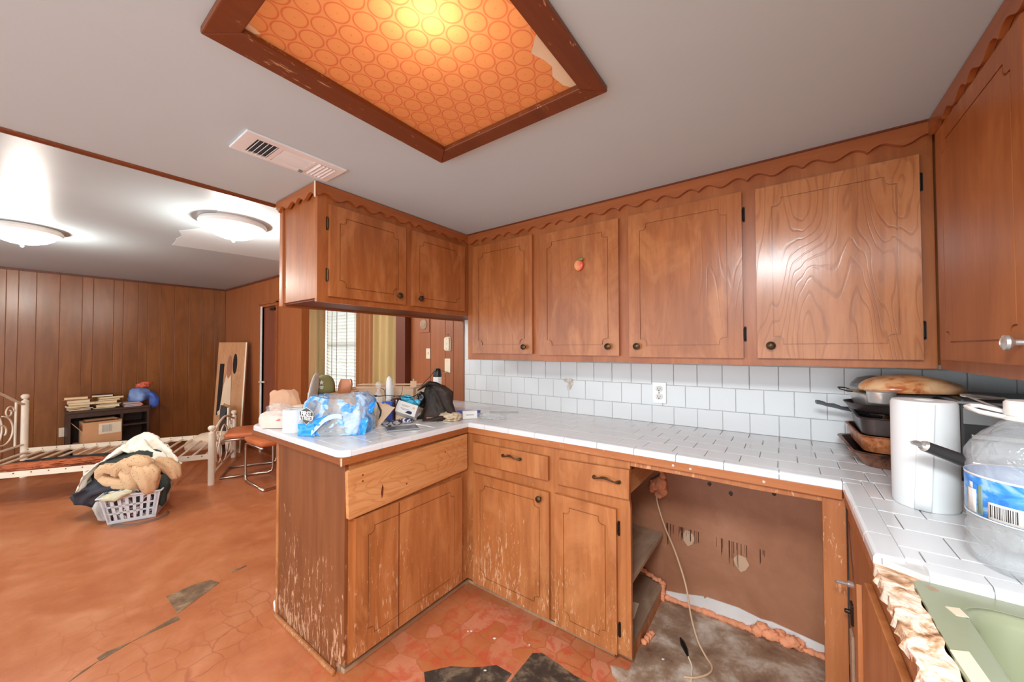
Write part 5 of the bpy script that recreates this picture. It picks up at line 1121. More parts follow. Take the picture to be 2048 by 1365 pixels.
# cables
def cable(pts, r, label, mat=None, name='cable'):
    P = [at(*p) if len(p) == 3 and p[0] > 10 else Vector(p) for p in pts]; Q = []
    for i in range(len(P)-1):
        p0, p1, p2, p3 = P[max(i-1, 0)], P[i], P[i+1], P[min(i+2, len(P)-1)]
        for k in range(7):
            s = k/7; Q.append(.5*((2*p1)+(p2-p0)*s+(2*p0-5*p1+4*p2-p3)*s*s+(3*p1-p0-3*p2+p3)*s**3))
    Q.append(P[-1]); return tag(obj(name, MB().tube(Q, r, 8), mat or T['black'], smooth='all'), label, 'cable')
cb = cable([(745, 792, 1.99), (758, 793, 2.02), (775, 791.5, 2.04), (795, 793, 2.05), (815, 796, 2.06), (828, 793, 2.08), (836, 788, 2.1)], .0022, 'black cable with a plug reaching over the cyan gloves to the bottle pack')
obj('plug', MB().obox(at(750, 792.5, 1.985), R3*.011, F3*.005, Z3*.0045), T['black'], cb, bevel=.002)
cable([(782, 795, 2.06), (800, 792, 2.06), (820, 797, 2.05), (832, 806, 2.04), (842, 818, 2.03), (841, 832, 2.02), (833, 838, 2.0)], .0016, 'thin black cable looping across the white carton')
cable([(840, 778, 2.2), (848, 766, 2.3), (862, 752, 2.42), (868, 744, 2.48), (876, 741.5, 2.50), (887, 743, 2.54), (898, 746, 2.60)], .0020, 'black cord running from the bag over the bottle cap to the wall plate')
cable([(772, 797, 2.05), (770, 790, 2.07), (768, 780, 2.09), (762, 777, 2.1)], .0016, 'short dark wire curling beside the slim white bottle')
cable([(790, 822, 2.0), (792, 812, 2.02), (798, 800, 2.04), (804, 784, 2.08), (805, 774, 2.1)], .0013, 'thin dark wire standing up left of the cyan gloves')
# right of the bag
t = thing('small_box', 'small white box with a slot, at the inner counter corner', 'box', (-1.47, 1.60, CT))
sc_ = Vector((-1.456, 1.572, CT)); su = Vector((.054, .063, 0)).normalized(); sv = Vector((-su.y, su.x, 0))
obj('box', MB().obox(sc_+sv*.018+Z3*.0235, su*.042, sv*.018, Z3*.0225), T['white'], t, bevel=.002)
obj('slot', MB().obox(sc_-sv*.0004+Z3*.024, su*.022, sv*.0006, Z3*.002), T['grey'], t)
tag(obj('blue_wrapper', MB().loft([(Vector((-1.59, 1.70, CT+.013))+R3*s, F3*(.032-abs(s)*.1), Z3*(.010-abs(s)*.04)) for s in (-.075, -.05, -.02, .02, .05, .075)], 20, .1, 3, 1), T['blue'], smooth='all'), 'crinkled blue wrapper behind the small white box', 'wrapper')
tag(obj('wire_rod', MB().tube([(-1.50, 1.80, CT+.006), (-1.43, 1.86, CT+.004), (-1.36, 1.915, CT+.003)], .002, 6), T['grey'], smooth=True), 'thin grey rod lying behind the small white box', 'rod')
tag(obj('clear_bag', MB().blob((-1.37, 1.665, CT+.010), (.075, .05, .020), 6, .4, 2.6, 4, True, CT+.001), T['film'], smooth='all'), 'flattened clear plastic bag lying right of the small white box', 'bag')
tag(obj('beige_bag', MB().blob((-1.535, 1.49, CT+.020), (.065, .045, .028), 9, .35, 2.4, 4, True, CT+.001), plain('beige_plastic_film', (214, 190, 156), .35, var=.1), smooth='all'), 'beige plastic bag bunched between the black bag and the white box', 'bag')
tag(obj('red_strip', MB().obox((-1.60, 1.405, CT+.016), R3*.025, F3*.004, Z3*.004), plain('pink_plastic', (226, 120, 110), .4), bevel=.002), 'pink strip under the edge of the black bag', 'strip')
# old cord in the appliance bay
cable([(-.556, 2.04, .56), (-.545, 2.03, .50), (-.50, 1.98, .42), (-.43, 1.90, .34), (-.375, 1.84, .24), (-.35, 1.82, .12), (-.32, 1.80, .04), (-.285, 1.77, .010), (-.257, 1.735, .006), (-.262, 1.69, .006), (-.30, 1.64, .006), (-.34, 1.615, .006)], .0042, 'old beige power cord hanging through the empty appliance bay', plain('aged_beige_rubber', (206, 170, 136), .5))
cb = cable([(-.345, 1.725, .010), (-.325, 1.69, .006), (-.318, 1.65, .005), (-.31, 1.60, .005)], .0035, 'pale cord end with a black plug on the bare concrete', T['cream'], 'cord_end')
obj('black_plug', MB().tube([(-.395, 1.815, .010), (-.378, 1.785, .011), (-.36, 1.755, .011), (-.345, 1.725, .009)], [.004, .012, .010, .004], 10, flat=.7), T['black'], cb, smooth=True)

for nm, sz, st in (('bag', .05, .06), ('sack', .04, .035), ('packet', .03, .014), ('fold', .04, .02), ('lower_roll', .03, .010), ('clear_film', .03, .02), ('beige_bag', .03, .015), ('clear_bag', .02, .01)):
    if nm in bpy.data.objects: crumple(bpy.data.objects[nm], sz, st)
# ------------------------------------------------------------------ dining side: daybed frame
FN, FF = Vector((-4.513, 1.183, 0)), Vector((-5.432, 1.641, 0)); HF = Vector((-6.36, .106, 0)); HN = FN+(HF-FF)
t = thing('bed_frame', 'empty cream metal daybed frame with curled headboard and bare slats', 'bed', tuple((FN+HF)/2))
def post(p, h): 
    obj('post', MB().lathe([(.027, 0), (.027, h-.075)], p, 20).lathe([(.027, h-.077), (.026, h-.070), (.014, h-.062), (.012, h-.055), (.024, h-.046), (.031, h-.030), (.030, h-.015), (.018, h-.003), (0, h)], p, 20), T['bed'], t, smooth=40)
for p, h in ((FN, .575), (FF, .575), (HF, .86), (HN, .86)): post(p, h)
for a, b in ((FN, HN), (FF, HF)):
    u = (b-a).normalized(); n_ = u.cross(Z3)
    obj('side_rail', MB().obox((a+b)/2+Z3*.275, u*((b-a).length/2-.026), n_*.004, Z3*.024).obox((a+b)/2+Z3*.253+n_*.012*(1 if a is FN else -1), u*((b-a).length/2-.03), n_*.012, Z3*.003), T['bed'], t)
sl = None; NS = 17
for i in range(NS):
    s = (i+.7)/NS; a = FN.lerp(HN, s)+Z3*.262; b = FF.lerp(HF, s)+Z3*.262
    if sl is None:
        a0_ = a; sl = obj('slat', MB().tube([a, b], .011, 10), T['bed'], t, smooth=True); L0 = a.copy()
    else:
        c_ = sl.copy(); C.objects.link(c_); c_.location = a-L0
    for q, w_ in ((a, 1), (b, -1)):
        pass
mb = MB()
for i in range(NS):
    s = (i+.7)/NS
    for A_, B_, sg in ((FN, HN, -1), (FF, HF, 1)):
        q = A_.lerp(B_, s)+Z3*.285; u = (B_-A_).normalized().cross(Z3)
        mb.cyl(q-u*.006, q+u*.006, .005, n=8)
o = obj('rivets', mb, T['bronze'], t); o['kind'] = 'stuff'
m_ = FN.lerp(HN, .5); obj('middle_leg', MB().cyl(m_, m_+Z3*.255, .017, n=16), T['bed'], t, smooth=True)
m_ = FF.lerp(HF, .5); obj('middle_leg', MB().cyl(m_, m_+Z3*.255, .017, n=16), T['bed'], t, smooth=True)
def scroll(A_, B_, cx, cz, r, turns, dirn, a0):
    u = (B_-A_).normalized(); P = []
    n = int(22*turns)
    for i in range(n+1):
        s = i/n; a = a0+dirn*2*PI*turns*s; rr_ = r*(1-.72*s); P.append(A_+u*(cx+rr_*math.cos(a))+Z3*(cz+rr_*math.sin(a)))
    return P
def endframe(A_, B_, zl, zp, zt):
    u = (B_-A_).normalized(); W = (B_-A_).length
    obj('lower_rail', MB().tube([A_+Z3*zl, B_+Z3*zl], .011, 10), T['bed'], t, smooth=True)
    arch = [A_+u*(W*i/24)+Z3*(zp+(zt-zp)*(math.sin(PI*i/24)**1.4)) for i in range(25)]
    obj('arched_rail', MB().tube(arch, .012, 10), T['bed'], t, smooth='all')
    for s in (.13, .87):
        k = int(round(s*24)); obj('upright', MB().tube([A_+u*(W*s)+Z3*zl, arch[k]], .009, 8), T['bed'], t, smooth=True)
    H = zp-zl
    for sg, s in ((1, .30), (-1, .70)):
        obj('scroll', MB().tube(scroll(A_, B_, W*s, zl+H*.42, H*.40, 1.35, sg, PI/2 if sg > 0 else PI/2), .007, 8), T['bed'], t, smooth='all')
        obj('scroll', MB().tube(scroll(A_, B_, W*(s-sg*.09), zl+H*.88, H*.16, 1.2, -sg, 0), .006, 8), T['bed'], t, smooth='all')
    obj('ring', MB().tube([A_+u*(W*.5+H*.5*math.cos(a))+Z3*(zl+H*.52+H*.50*math.sin(a)) for a in [2*PI*i/36 for i in range(36)]], .007, 8, closed=True), T['bed'], t, smooth='all')
endframe(FN, FF, .085, .48, .575); endframe(HN, HF, .34, .75, .93)
# cloth lying on the slats and under the bed
c_ = (HF+HN)/2+(FF-HF)*.30
tag(obj('orange_blanket', MB().blob((0, 0, .026), (.11, .40, .020), 3, .45, 4.2, 5, True, .0), plain('rust_orange_cloth', (196, 104, 62), .85, var=.25, vs_=20), smooth='all'), 'flat rust orange blanket lying on the bare bed slats', 'blanket')
o = bpy.data.objects['orange_blanket']; o.rotation_euler.z = -.55; o.location = (-5.28, .25, .275)
tag(obj('dark_cloth', MB().blob((0, 0, .02), (.05, .38, .016), 8, .4, 3.6, 4, True, .0), plain('dark_green_cloth', (44, 46, 42), .85), smooth='all'), 'dark cloth strip lying beside the rust blanket on the bed slats', 'cloth')
o = bpy.data.objects['dark_cloth']; o.rotation_euler.z = -.55; o.location = (-5.40, .42, .275)
tag(obj('floor_pillow', MB().loft([(at(px, py, 4.42), F3*r*1.6, Z3*r) for px, py, r in ((376, 893, .03), (385, 890, .075), (405, 884, .10), (430, 880, .10), (452, 876, .075), (462, 874, .03))], 24, .03, 3, 1), plain('cream_pillow_cloth', (234, 206, 178), .85), smooth='all'), 'cream pillow lying behind the foot of the bed', 'pillow')
tag(obj('floor_cushion', MB().blob((-6.53, .03, .06), (.16, .22, .055), 2, .15, 2, 4, False, .002), plain('beige_cushion_cloth', (196, 164, 130), .85), smooth='all'), 'beige cushion on the floor behind the left bed post', 'cushion')
# laundry basket
t = thing('laundry_basket', 'white plastic lattice laundry basket heaped with clothes', 'basket', (-4.25, .70, 0))
B0, B1 = Vector((-4.10, .455, 0)), Vector((-4.0, .70, 0)); fu = (B1-B0).normalized(); fd = Vector((-fu.y, fu.x, 0)); bw, bd_ = (B1-B0).length, .38
BCn = (B0+B1)/2+fd*bd_/2
def bq(a, b, z):   # a along the front, b depth, flaring outwards as it rises
    k = 1+.28*z/.22; return BCn+fu*(a*bw/2*k)+fd*(b*bd_/2*k)+Z3*z
T['basket'] = plain('white_basket_plastic', (222, 224, 228), .35)
def wallp(c0, c1, nx, name='wall'):
    """lattice wall between two corners (each (a, b)) built of bars"""
    mb = MB()
    def q(s, z, o=0): 
        a = c0[0]+(c1[0]-c0[0])*s; b = c0[1]+(c1[1]-c0[1])*s; p = bq(a, b, z); c_ = bq(0, 0, z); return p+(c_-p).normalized()*o
    def quad(s0, s1, z0, z1):
        P = [q(s0, z0), q(s1, z0), q(s1, z1), q(s0, z1), q(s0, z0, .004), q(s1, z0, .004), q(s1, z1, .004), q(s0, z1, .004)]
        mb.add(P, [(0, 1, 2, 3), (7, 6, 5, 4), (0, 4, 5, 1), (1, 5, 6, 2), (2, 6, 7, 3), (3, 7, 4, 0)])
    quad(0, 1, .003, .030); quad(0, 1, .198, .222)
    for z in (.085, .140): quad(0, 1, z-.007, z+.007)
    for i in range(nx+1):
        s = .06+.88*i/nx; w_ = .5*.010/(bw if nx < 9 else bd_)
        quad(s-w_*1.6, s+w_*1.6, .030, .198)
    quad(0, .075, .02, .21); quad(.925, 1, .02, .21)
    obj(name, mb, T['basket'], t)
wallp((-1, -1), (1, -1), 7); wallp((1, -1), (1, 1), 10); wallp((1, 1), (-1, 1), 7); wallp((-1, 1), (-1, -1), 10)
obj('base', MB().add([bq(-1, -1, .002), bq(1, -1, .002), bq(1, 1, .002), bq(-1, 1, .002), bq(-1, -1, .007), bq(1, -1, .007), bq(1, 1, .007), bq(-1, 1, .007)], [(0, 1, 2, 3), (7, 6, 5, 4), (0, 4, 5, 1), (1, 5, 6, 2), (2, 6, 7, 3), (3, 7, 4, 0)]), T['basket'], t)
rim = [bq(a, b, .222) for a, b in ((-1.04, -1.04), (0, -1.05), (1.04, -1.04), (1.05, 0), (1.04, 1.04), (0, 1.05), (-1.04, 1.04), (-1.05, 0))]
obj('rim', MB().tube(rim, .007, 8, closed=True), T['basket'], t, smooth='all')
def cloth(name, rgb, lbl, secs, amp=.10, k=4, seed=1, sq=2.0, rough=.85, mat=None):
    return tag(obj(name, MB().loft(secs, 40, amp, k, seed, sq=sq), mat or plain(name+'_cloth', rgb, rough, var=.12, vs_=18), smooth='all'), lbl, 'clothing')
G = lambda px, py, d=2.95: at(px, py, d)
mc = NT('mixed_laundry'); vv = mc.coord(rand=False)
mc.set(Base_Color=mc.ramp(mc.noise(vv, 13, 2, .6), [(.34, lin((40, 42, 52))), (.44, lin((150, 140, 140))), (.50, lin((226, 214, 206))), (.57, lin((80, 30, 36))), (.64, lin((60, 80, 90)))], 'CONSTANT'), Roughness=.85)
fillc = BCn+Z3*.02
tag(obj('laundry_fill', MB().loft([(BCn+Z3*z, fu*bw/2*(.93+.27*z/.22), fd*bd_/2*(.94+.27*z/.22)) for z in (.012, .05, .10, .15, .20, .24)], 40, .015, 5, 2, sq=5), mc.mat, smooth='all'), 'mixed dark and pale clothes filling the inside of the basket', 'clothing')
cloth('charcoal_jacket', (58, 58, 66), 'charcoal jacket hanging off the left side of the clothes heap', [(G(px, py, d), R3*ru, F3*rv+Z3*.01) for px, py, d, ru, rv in ((196, 1006, 2.98, .03, .05), (193, 996, 2.98, .11, .10), (200, 984, 2.98, .15, .13), (216, 972, 2.98, .19, .17), (238, 962, 3.0, .21, .19), (258, 950, 3.02, .19, .18), (270, 940, 3.05, .1, .1))], .09, 4, 3)
cloth('dark_pile', (50, 52, 46), 'dark olive garment bulging through the top of the clothes heap', [(G(px, py, 3.1), R3*ru, F3*ru*.9) for px, py, ru in ((268, 980, .20), (270, 955, .24), (272, 930, .25), (278, 915, .22), (286, 905, .15), (292, 899, .06))], .07, 5, 5)
mcr = NT('holey_crochet_yarn'); vv = mcr.coord(rand=False)
hol = mcr.ramp(mcr.n('ShaderNodeTexVoronoi', {'Vector': vv, 'Scale': 46.0}).outputs['Distance'], [(.10, G1), (.17, G0)])
mcr.set(Base_Color=mcr.mix(mcr.math('MULTIPLY', hol, .75), lin((222, 180, 138)), lin((120, 80, 52))), Roughness=.9); mcr.bump(mcr.math('SUBTRACT', mcr.noise(vv, 60, 4), hol), .7, .006)
def roll_(name, lbl, pts, seed, mat, grp=None, amp=.10):
    return tag(obj(name, MB().loft([(G(px, py, d), R3*.0+Z3*r, F3*r*1.0) if False else (G(px, py, d), (Z3*.9+R3*.25)*r, F3*r*.9) for px, py, d, r in pts], 34, amp, 4, seed), mat, smooth='all'), lbl, 'clothing')
cb_ = MB().blob(G(266, 945, 3.05), (.19, .16, .11), 3, .25, 2.6, 5, True)
for path, r in (([(201, 956), (204, 945), (212, 937), (222, 936), (229, 944)], .040), ([(204, 956), (218, 962), (236, 966), (254, 967), (262, 962)], .042),
                ([(233, 950), (236, 936), (248, 928), (260, 932), (268, 942), (266, 952)], .040), ([(250, 944), (260, 952), (267, 966), (268, 984)], .052),
                ([(255, 926), (270, 921), (288, 923), (300, 928)], .042), ([(276, 934), (288, 944), (298, 960), (299, 980)], .064), ([(296, 932), (306, 944), (307, 960)], .048), ([(316, 924), (331, 929), (345, 939), (350, 954)], .055)):
    n_ = len(path); P_ = []
    for k, (px, py) in enumerate(path):
        P_.append((px, py, r*(1.0 if 0 < k < n_-1 else .75)))
    secs = []
    for k, (px, py, q) in enumerate(P_):
        a_ = G(*P_[min(k+1, n_-1)][:2]); b_ = G(*P_[max(k-1, 0)][:2]); dr2 = (a_-b_).normalized(); sd = dr2.cross(F3).normalized()
        c_ = G(px, py, 2.86 if px < 310 else 3.0)
        if k == 0: secs.append((c_-dr2*q*.7, sd*q*.35, F3*q*.35))
        secs.append((c_, sd*q, F3*q))
        if k == n_-1: secs.append((c_+dr2*q*.5, sd*q*.6, F3*q*.6))
    cb_.loft(secs, 28, .07, 4, len(path)+r*100)
tag(obj('crochet_blanket', cb_, mcr.mat, smooth='all'), 'tan holey crochet blanket bunched on top of the laundry basket', 'blanket')
def sheet(u, v):
    P = [(160, 978, 2.86), (178, 950, 2.88), (205, 925, 2.95), (235, 903, 3.02), (262, 890, 3.08), (285, 888, 3.10), (305, 898, 3.10), (330, 912, 3.05), (350, 932, 3.02)]
    s = u*(len(P)-1); i = min(int(s), len(P)-2); f = s-i
    a, b = G(*P[i]), G(*P[i+1]); c_ = a.lerp(b, f); w = .07+.10*math.sin(PI*min(1, u*1.05))
    d_ = (F3*.75+Z3*.35-R3*.1)
    return c_+d_*(v-.35)*w*2.0+Z3*.020*math.sin(v*14+u*5)*(1)+Z3*.03*noise.noise(Vector((u*7, v*3, 2)))-Z3*.10*max(0, v-.7)
cs = tag(obj('white_sheet', MB().surf(sheet, 60, 24, .006), plain('white_cotton', (240, 232, 216), .85, var=.04), smooth='all'), 'white bed sheet draped over the back of the laundry heap', 'sheet')
cloth('green_sleeve', (46, 54, 48), 'dark green sleeve hanging down at the right side of the basket', [(G(px, py, 2.95), R3*ru, F3*ru*.8) for px, py, ru in ((322, 948, .035), (328, 962, .045), (326, 978, .042), (325, 992, .036), (325, 1005, .026), (324, 1010, .008))], .08, 3, 2)
cloth('pale_rag', (206, 196, 164), 'pale green rag hanging over the front rim of the basket', [(G(px, py, 2.74), Z3*r, F3*r) for px, py, r in ((200, 1000, .012), (212, 997, .026), (226, 996, .030), (240, 993, .024), (252, 988, .020), (264, 986, .010))], .15, 3, 5)
cloth('grey_lace', (188, 178, 170), 'grey lacy cloth spilling down the left corner of the basket', [(G(px, py, 2.80), R3*r, F3*r) for px, py, r in ((200, 1003, .02), (197, 1015, .03), (200, 1028, .028), (206, 1038, .022), (210, 1042, .008))], .15, 4, 5)
cloth('blue_strip', (150, 160, 176), 'pale blue cloth at the right rear corner of the basket', [(G(px, py, 2.98), R3*r, F3*r) for px, py, r in ((322, 958, .04), (318, 975, .035), (315, 1000, .022), (312, 1020, .02), (306, 1032, .012))], .1, 4, 5)
tag(obj('floor_strap', MB().tube([(-4.06, .47, .006), (-4.02, .50, .006), (-3.97, .53, .006), (-3.93, .60, .006), (-3.93, .70, .006), (-3.97, .76, .006), (-4.02, .78, .01)], .010, 8, flat=.3), plain('grey_strap', (120, 96, 84), .7), smooth='all'), 'grey strap trailing on the floor round the basket', 'strap')
# low shelf with books
t = thing('low_shelf', 'dark brown low shelf unit against the paneled wall behind the bed', 'shelf', (-6.56, .73, 0))
obj('top', MB().box(-6.725, .385, .600, -6.385, 1.060, .625), T['darkshelf'], t, bevel=.003)
for y in (.395, .800, 1.028): obj('upright', MB().box(-6.72, y, 0, -6.40, y+.022, .600), T['darkshelf'], t, bevel=.002)
obj('back', MB().box(-6.728, .39, .05, -6.720, 1.05, .60), T['darkshelf'], t)
for z in (.40, .15): obj('shelf_board', MB().box(-6.72, .822, z, -6.405, 1.028, z+.018), T['darkshelf'], t)
obj('apron', MB().box(-6.410, .395, .55, -6.398, 1.05, .600), T['darkshelf'], t)
T['page'] = plain('yellowed_page_edges', (240, 210, 164), .8, var=.08)
def book(x, y, z, w, d, h, rz, col, lbl, grp='books piled on the low shelf'):
    b = thing('book', lbl, 'book', (x, y, z), grp)
    c_, s_ = math.cos(rz), math.sin(rz); U, V = Vector((-s_, c_, 0)), Vector((c_, s_, 0)); c0 = Vector((x, y, z))
    obj('pages', MB().obox(c0+Z3*h/2, U*(w/2-.003), V*(d/2-.003), Z3*(h/2-.0018)), T['page'], b)
    obj('cover', MB().obox(c0+Z3*.0012, U*w/2, V*d/2, Z3*.0012).obox(c0+Z3*(h-.0012), U*w/2, V*d/2, Z3*.0012).obox(c0+Z3*h/2-V*(d/2-.0012), U*w/2, V*.0012, Z3*h/2), plain('book_cover', col, .6), b)
    return b
cols = [((70, 40, 34), 'dark brown'), ((150, 60, 44), 'brick red'), ((196, 176, 150), 'beige'), ((60, 60, 70), 'slate'), ((170, 110, 70), 'ochre'), ((120, 70, 60), 'maroon'), ((206, 190, 170), 'cream'), ((84, 70, 50), 'olive brown')]
Zt = .626
def stack(y, hs, offs, seq, lbl):
    z = Zt
    for i, (h, o_, ci) in enumerate(zip(hs, offs, seq)):
        col, cn = cols[ci]
        place_ = 'lowest' if i == 0 else 'topmost' if i == len(hs)-1 else ['', 'second', 'third', 'fourth', 'fifth', 'sixth', 'seventh'][i]+' from below'
        book(-6.52+o_*.3, y+o_, z, .185+.02*math.sin(i*3+y*9), .15, h, .12*math.sin(i*2.3+y*5), col, f'{cn} covered book, {place_} in the {lbl}'); z += h+.0008
    return z
stack(.480, (.018, .012, .030, .026, .030, .008, .028), (0, .015, -.01, .02, 0, -.015, -.02), (1, 3, 0, 2, 6, 1, 4), 'left book stack on the low shelf')
stack(.695, (.014, .030, .012, .032, .020, .026, .022), (-.02, .01, .02, -.01, .015, .03, -.03), (3, 6, 0, 4, 2, 7, 0), 'middle book stack on the low shelf')
z = Zt
for i in range(6):
    col = ((210, 200, 196), (180, 70, 60), (226, 214, 204), (110, 110, 130), (216, 120, 90), (200, 188, 180))[i]
    nm = ('pale grey', 'red', 'white', 'blue grey', 'salmon', 'grey')[i]
    tag(obj('magazine', MB().obox(Vector((-6.50, .905+.006*math.sin(i*2), z+.004)), Vector((.10, .012*math.sin(i), 0)), Vector((-.004, .075, 0)), Z3*.0038), plain('glossy_magazine', col, .4)), f'{nm} magazine, {("lowest", "second from below", "third from below", "fourth from below", "fifth from below", "topmost")[i]} in the right pile on the low shelf', 'magazine', 'magazines on the low shelf'); z += .0082
t = thing('shopping_bag', 'blue plastic shopping bag stuffed on the right end of the low shelf', 'bag', (-6.50, .99, .676))
obj('bag', MB().loft([(Vector((-6.50, y, z_)), Vector((0, ry, 0)), Vector((rx, 0, 0))) for y, z_, ry, rx in ((.965, .677, .07, .09), (.975, .705, .095, .10), (.98, .76, .105, .10), (.975, .81, .10, .08), (.97, .835, .07, .04))], 36, .10, 4, 2), plain('blue_grey_film', (112, 136, 186), .3, var=.25, vs_=12), t, smooth='all')
obj('hanging_corner', MB().loft([(Vector((-6.43, y, z_)), Vector((0, r, 0)), Vector((r*.7, 0, 0))) for y, z_, r in ((1.05, .79, .03), (1.085, .74, .045), (1.10, .68, .05), (1.10, .62, .045), (1.09, .585, .02))], 24, .1, 3, 3), plain('deep_blue_film', (62, 92, 170), .3, var=.2, vs_=12), t, smooth='all')
tag(obj('red_wrapper', MB().blob((-6.50, 1.0, .865), (.03, .055, .028), 5, .5, 3, 4, True).blob((-6.50, 1.03, .892), (.02, .05, .018), 9, .5, 3, 3, True), plain('red_orange_foil', (216, 100, 70), .35, var=.3, vs_=30), smooth='all'), 'red and orange wrapper sticking out of the blue shopping bag', 'wrapper')
for lbl, (x, y0, y1, z0, z1, dx, rz) in (('open brown cardboard box with a white shipping label, on another box', (-6.24, .488, .785, .262, .505, .24, .05)), ('lower brown cardboard box under the one with the white label', (-6.25, .44, .762, .001, .258, .26, 0.0))):
    t = thing('cardboard_box', lbl, 'box', (x-dx/2, (y0+y1)/2, z0)); c_ = Vector((x-dx/2, (y0+y1)/2, (z0+z1)/2)); U, V = Vector((-math.sin(rz), math.cos(rz), 0)), Vector((math.cos(rz), math.sin(rz), 0)); hy, hz = (y1-y0)/2, (z1-z0)/2
    mb = MB().obox(c_+V*dx/2, V*.002, U*hy, Z3*hz).obox(c_-V*dx/2, V*.002, U*hy, Z3*hz).obox(c_+U*hy, V*dx/2, U*.002, Z3*hz).obox(c_-U*hy, V*dx/2, U*.002, Z3*hz).obox(c_-Z3*(hz-.002), V*dx/2, U*hy, Z3*.002)
    obj('carton', mb, T['card'], t)
    if z0 > .2:
        obj('flap', MB().obox(c_-U*(hy+.03)+Z3*(hz-.06), V*.11, U*.035+Z3*-.05, (U+Z3)*.0012), T['card'], t)
        obj('flap', MB().obox(c_+Z3*(hz+.012)-V*.02, V*.09, U*.12, Z3*.0012), T['card'], t)
        lb = obj('shipping_label', MB().obox(c_+V*(dx/2+.0026)+U*.055+Z3*.038, V*.0004, U*.088, Z3*.060), T['cream'], t)
        mb = MB()
        for i in range(9): mb.obox(c_+V*(dx/2+.0033)+U*(-.005+i*.009)+Z3*.038, V*.0003, U*.0022, Z3*.040)
        obj('label_print', mb, T['grey'], lb)
        obj('loose_twig', MB().tube([c_+V*(dx/2)+Z3*(hz+.002), c_+V*(dx/2+.02)-U*.03+Z3*(hz+.03)], .002, 6), T['red'], t)
    else: obj('closed_flap', MB().obox(c_+Z3*hz, V*dx/2, U*hy, Z3*.0012), T['card'], t)
# leaning boards
a0, a1 = Vector((-5.885, 1.535, .002)), Vector((-5.580, 1.755, .002)); b0, b1 = Vector((-6.010, 1.640, 1.41)), Vector((-5.710, 1.855, 1.42))
U = (a1-a0); V = (b0-a0); Nn = U.cross(V).normalized()
if Nn.dot(F3) < 0: Nn = -Nn
t = thing('leaning_board', 'tall wooden board with dark slots leaning in the far room corner', 'board', tuple((a0+a1)/2))
def bp(a, b, d=0): return a0+U*a+V*b+Nn*d
def bpiece(name, pts, d0, d1, mat, lbl=None):
    n = len(pts); obj(name, MB().add([bp(a, b, d0) for a, b in pts]+[bp(a, b, d1) for a, b in pts], [tuple(range(n)), tuple(range(2*n-1, n-1, -1))]+[(i, (i+1) % n, n+(i+1) % n, n+i) for i in range(n)]), mat, t, label=lbl)
bpiece('board', [(0, 0), (1, 0), (1, 1), (0, 1)], 0, .02, wood('orange_pine_board', (152, 92, 46), (186, 124, 72), (208, 152, 100), mott=.3, rough=.45, wear=.5))
bpiece('edge_strip', [(.955, 0), (1.0, 0), (1.0, 1), (.955, 1)], -.004, .0, T['cream'])
def oval(cx, cy, rx, ry, n=14): return [(cx+rx*math.cos(2*PI*i/n), cy+ry*math.sin(2*PI*i/n)) for i in range(n)]
bpiece('slot', [(.08, .33), (.23, .36), (.25, .80), (.10, .80)], -.002, 0, T['cavity_shade']); bpiece('slot', oval(.62, .80, .075, .095), -.002, 0, T['cavity_shade'])
bpiece('slot', oval(.43, .76, .085, .12), -.002, 0, T['panel_hall']); bpiece('slot', oval(.44, .26, .06, .05), -.002, 0, T['panel_hall'])
bpiece('plastic_sheet', [(.12, .36), (.20, .38), (.28, .60), (.36, .70), (.42, .66), (.52, .70), (.56, .42), (.34, .44), (.24, .34), (.16, .33)], -.006, -.003, T['cardtan'], 'pale torn sheet taped over the board')
t = thing('framed_picture', 'small dark framed panel leaning before the tall board', 'picture', tuple(at(440, 905, 4.72)))
p0 = at(424, 905, 4.70); p0.z = .3; tl, tr_ = at(441, 811, 4.66), at(455, 816, 4.62)
def q4(name, P, th, mat): obj(name, MB().add(list(P)+[p+F3*th for p in P], [(0, 1, 2, 3), (7, 6, 5, 4), (0, 4, 5, 1), (1, 5, 6, 2), (2, 6, 7, 3), (3, 7, 4, 0)]), mat, t)
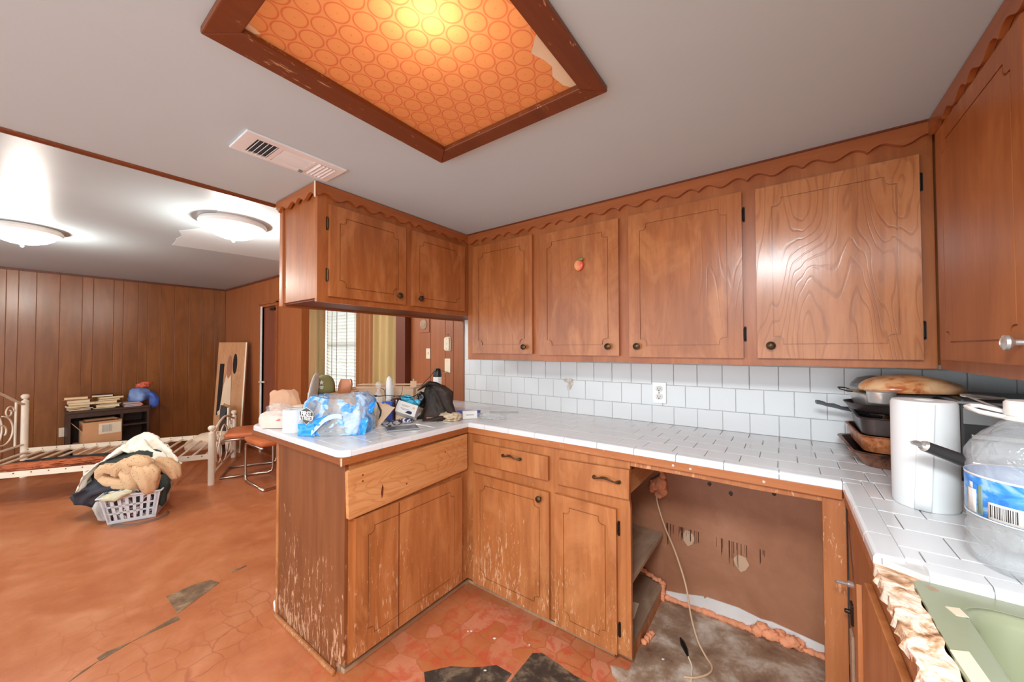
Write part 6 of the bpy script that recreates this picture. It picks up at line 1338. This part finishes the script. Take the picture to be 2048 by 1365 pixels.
q4('panel', [tl, tr_, at(452, 905, 4.50), at(434, 908, 4.53)], .02, T['darkshelf'])
q4('light_edge', [tr_-R3*.004, tr_+R3*.014, at(454, 905, 4.49), at(451, 905, 4.49)], .024, T['cream'])
q4('painted_field', [tl.lerp(tr_, .1)-F3*.004, tl.lerp(tr_, .9)-F3*.004, at(449, 840, 4.57), at(441, 838, 4.585)], .003, T['darkgrey'])
# two cantilever chairs
T['vinyl'] = plain('orange_vinyl', (206, 112, 66), .38, var=.12)
def chair(c, rz, label):
    t = thing('dining_chair', label, 'chair', c, 'chrome-legged chairs at the peninsula bar')
    ca, sa = math.cos(rz), math.sin(rz); c0 = Vector(c)
    def L_(x, y, z): return c0+Vector((x*ca-y*sa, x*sa+y*ca, z))
    obj('seat', MB().loft([(L_(0, y, .43), L_(w, 0, 0)-L_(0, 0, 0), Vector((0, 0, h))) for y, w, h in ((-.215, .17, .012), (-.20, .205, .030), (-.1, .215, .036), (.1, .215, .036), (.20, .205, .03), (.215, .17, .012))], 36, 0, sq=4.5), T['vinyl'], t, smooth=50)
    for s in (-1, 1):
        P = [L_(s*.19, .20, .39), L_(s*.19, -.16, .39), L_(s*.19, -.205, .375), L_(s*.19, -.215, .34), L_(s*.19, -.215, .07), L_(s*.19, -.205, .03), L_(s*.19, -.17, .014), L_(s*.19, .24, .014)]
        obj('sled_leg', MB().tube(P, .0125, 12), T['chrome'], t, smooth='all')
    obj('cross_tube', MB().tube([L_(-.19, .235, .014), L_(.19, .235, .014)], .0115, 12), T['chrome'], t, smooth=True)
    return t
chair((-4.675, 1.577, 0), 2.68, 'orange vinyl chair with chrome sled legs beside the foot of the bed')
chair((-4.12, 1.60, 0), -PI/2, 'second chrome-legged chair, mostly hidden behind the peninsula end')
for nm, sz, st in (('crochet_blanket', .035, .022), ('dark_pile', .08, .06), ('charcoal_jacket', .06, .09), ('white_sheet', .07, .05), ('green_sleeve', .05, .05), ('pale_rag', .03, .045), ('grey_lace', .03, .02), ('orange_blanket', .06, .02)):
    crumple(bpy.data.objects[nm], sz, st, depth=3)
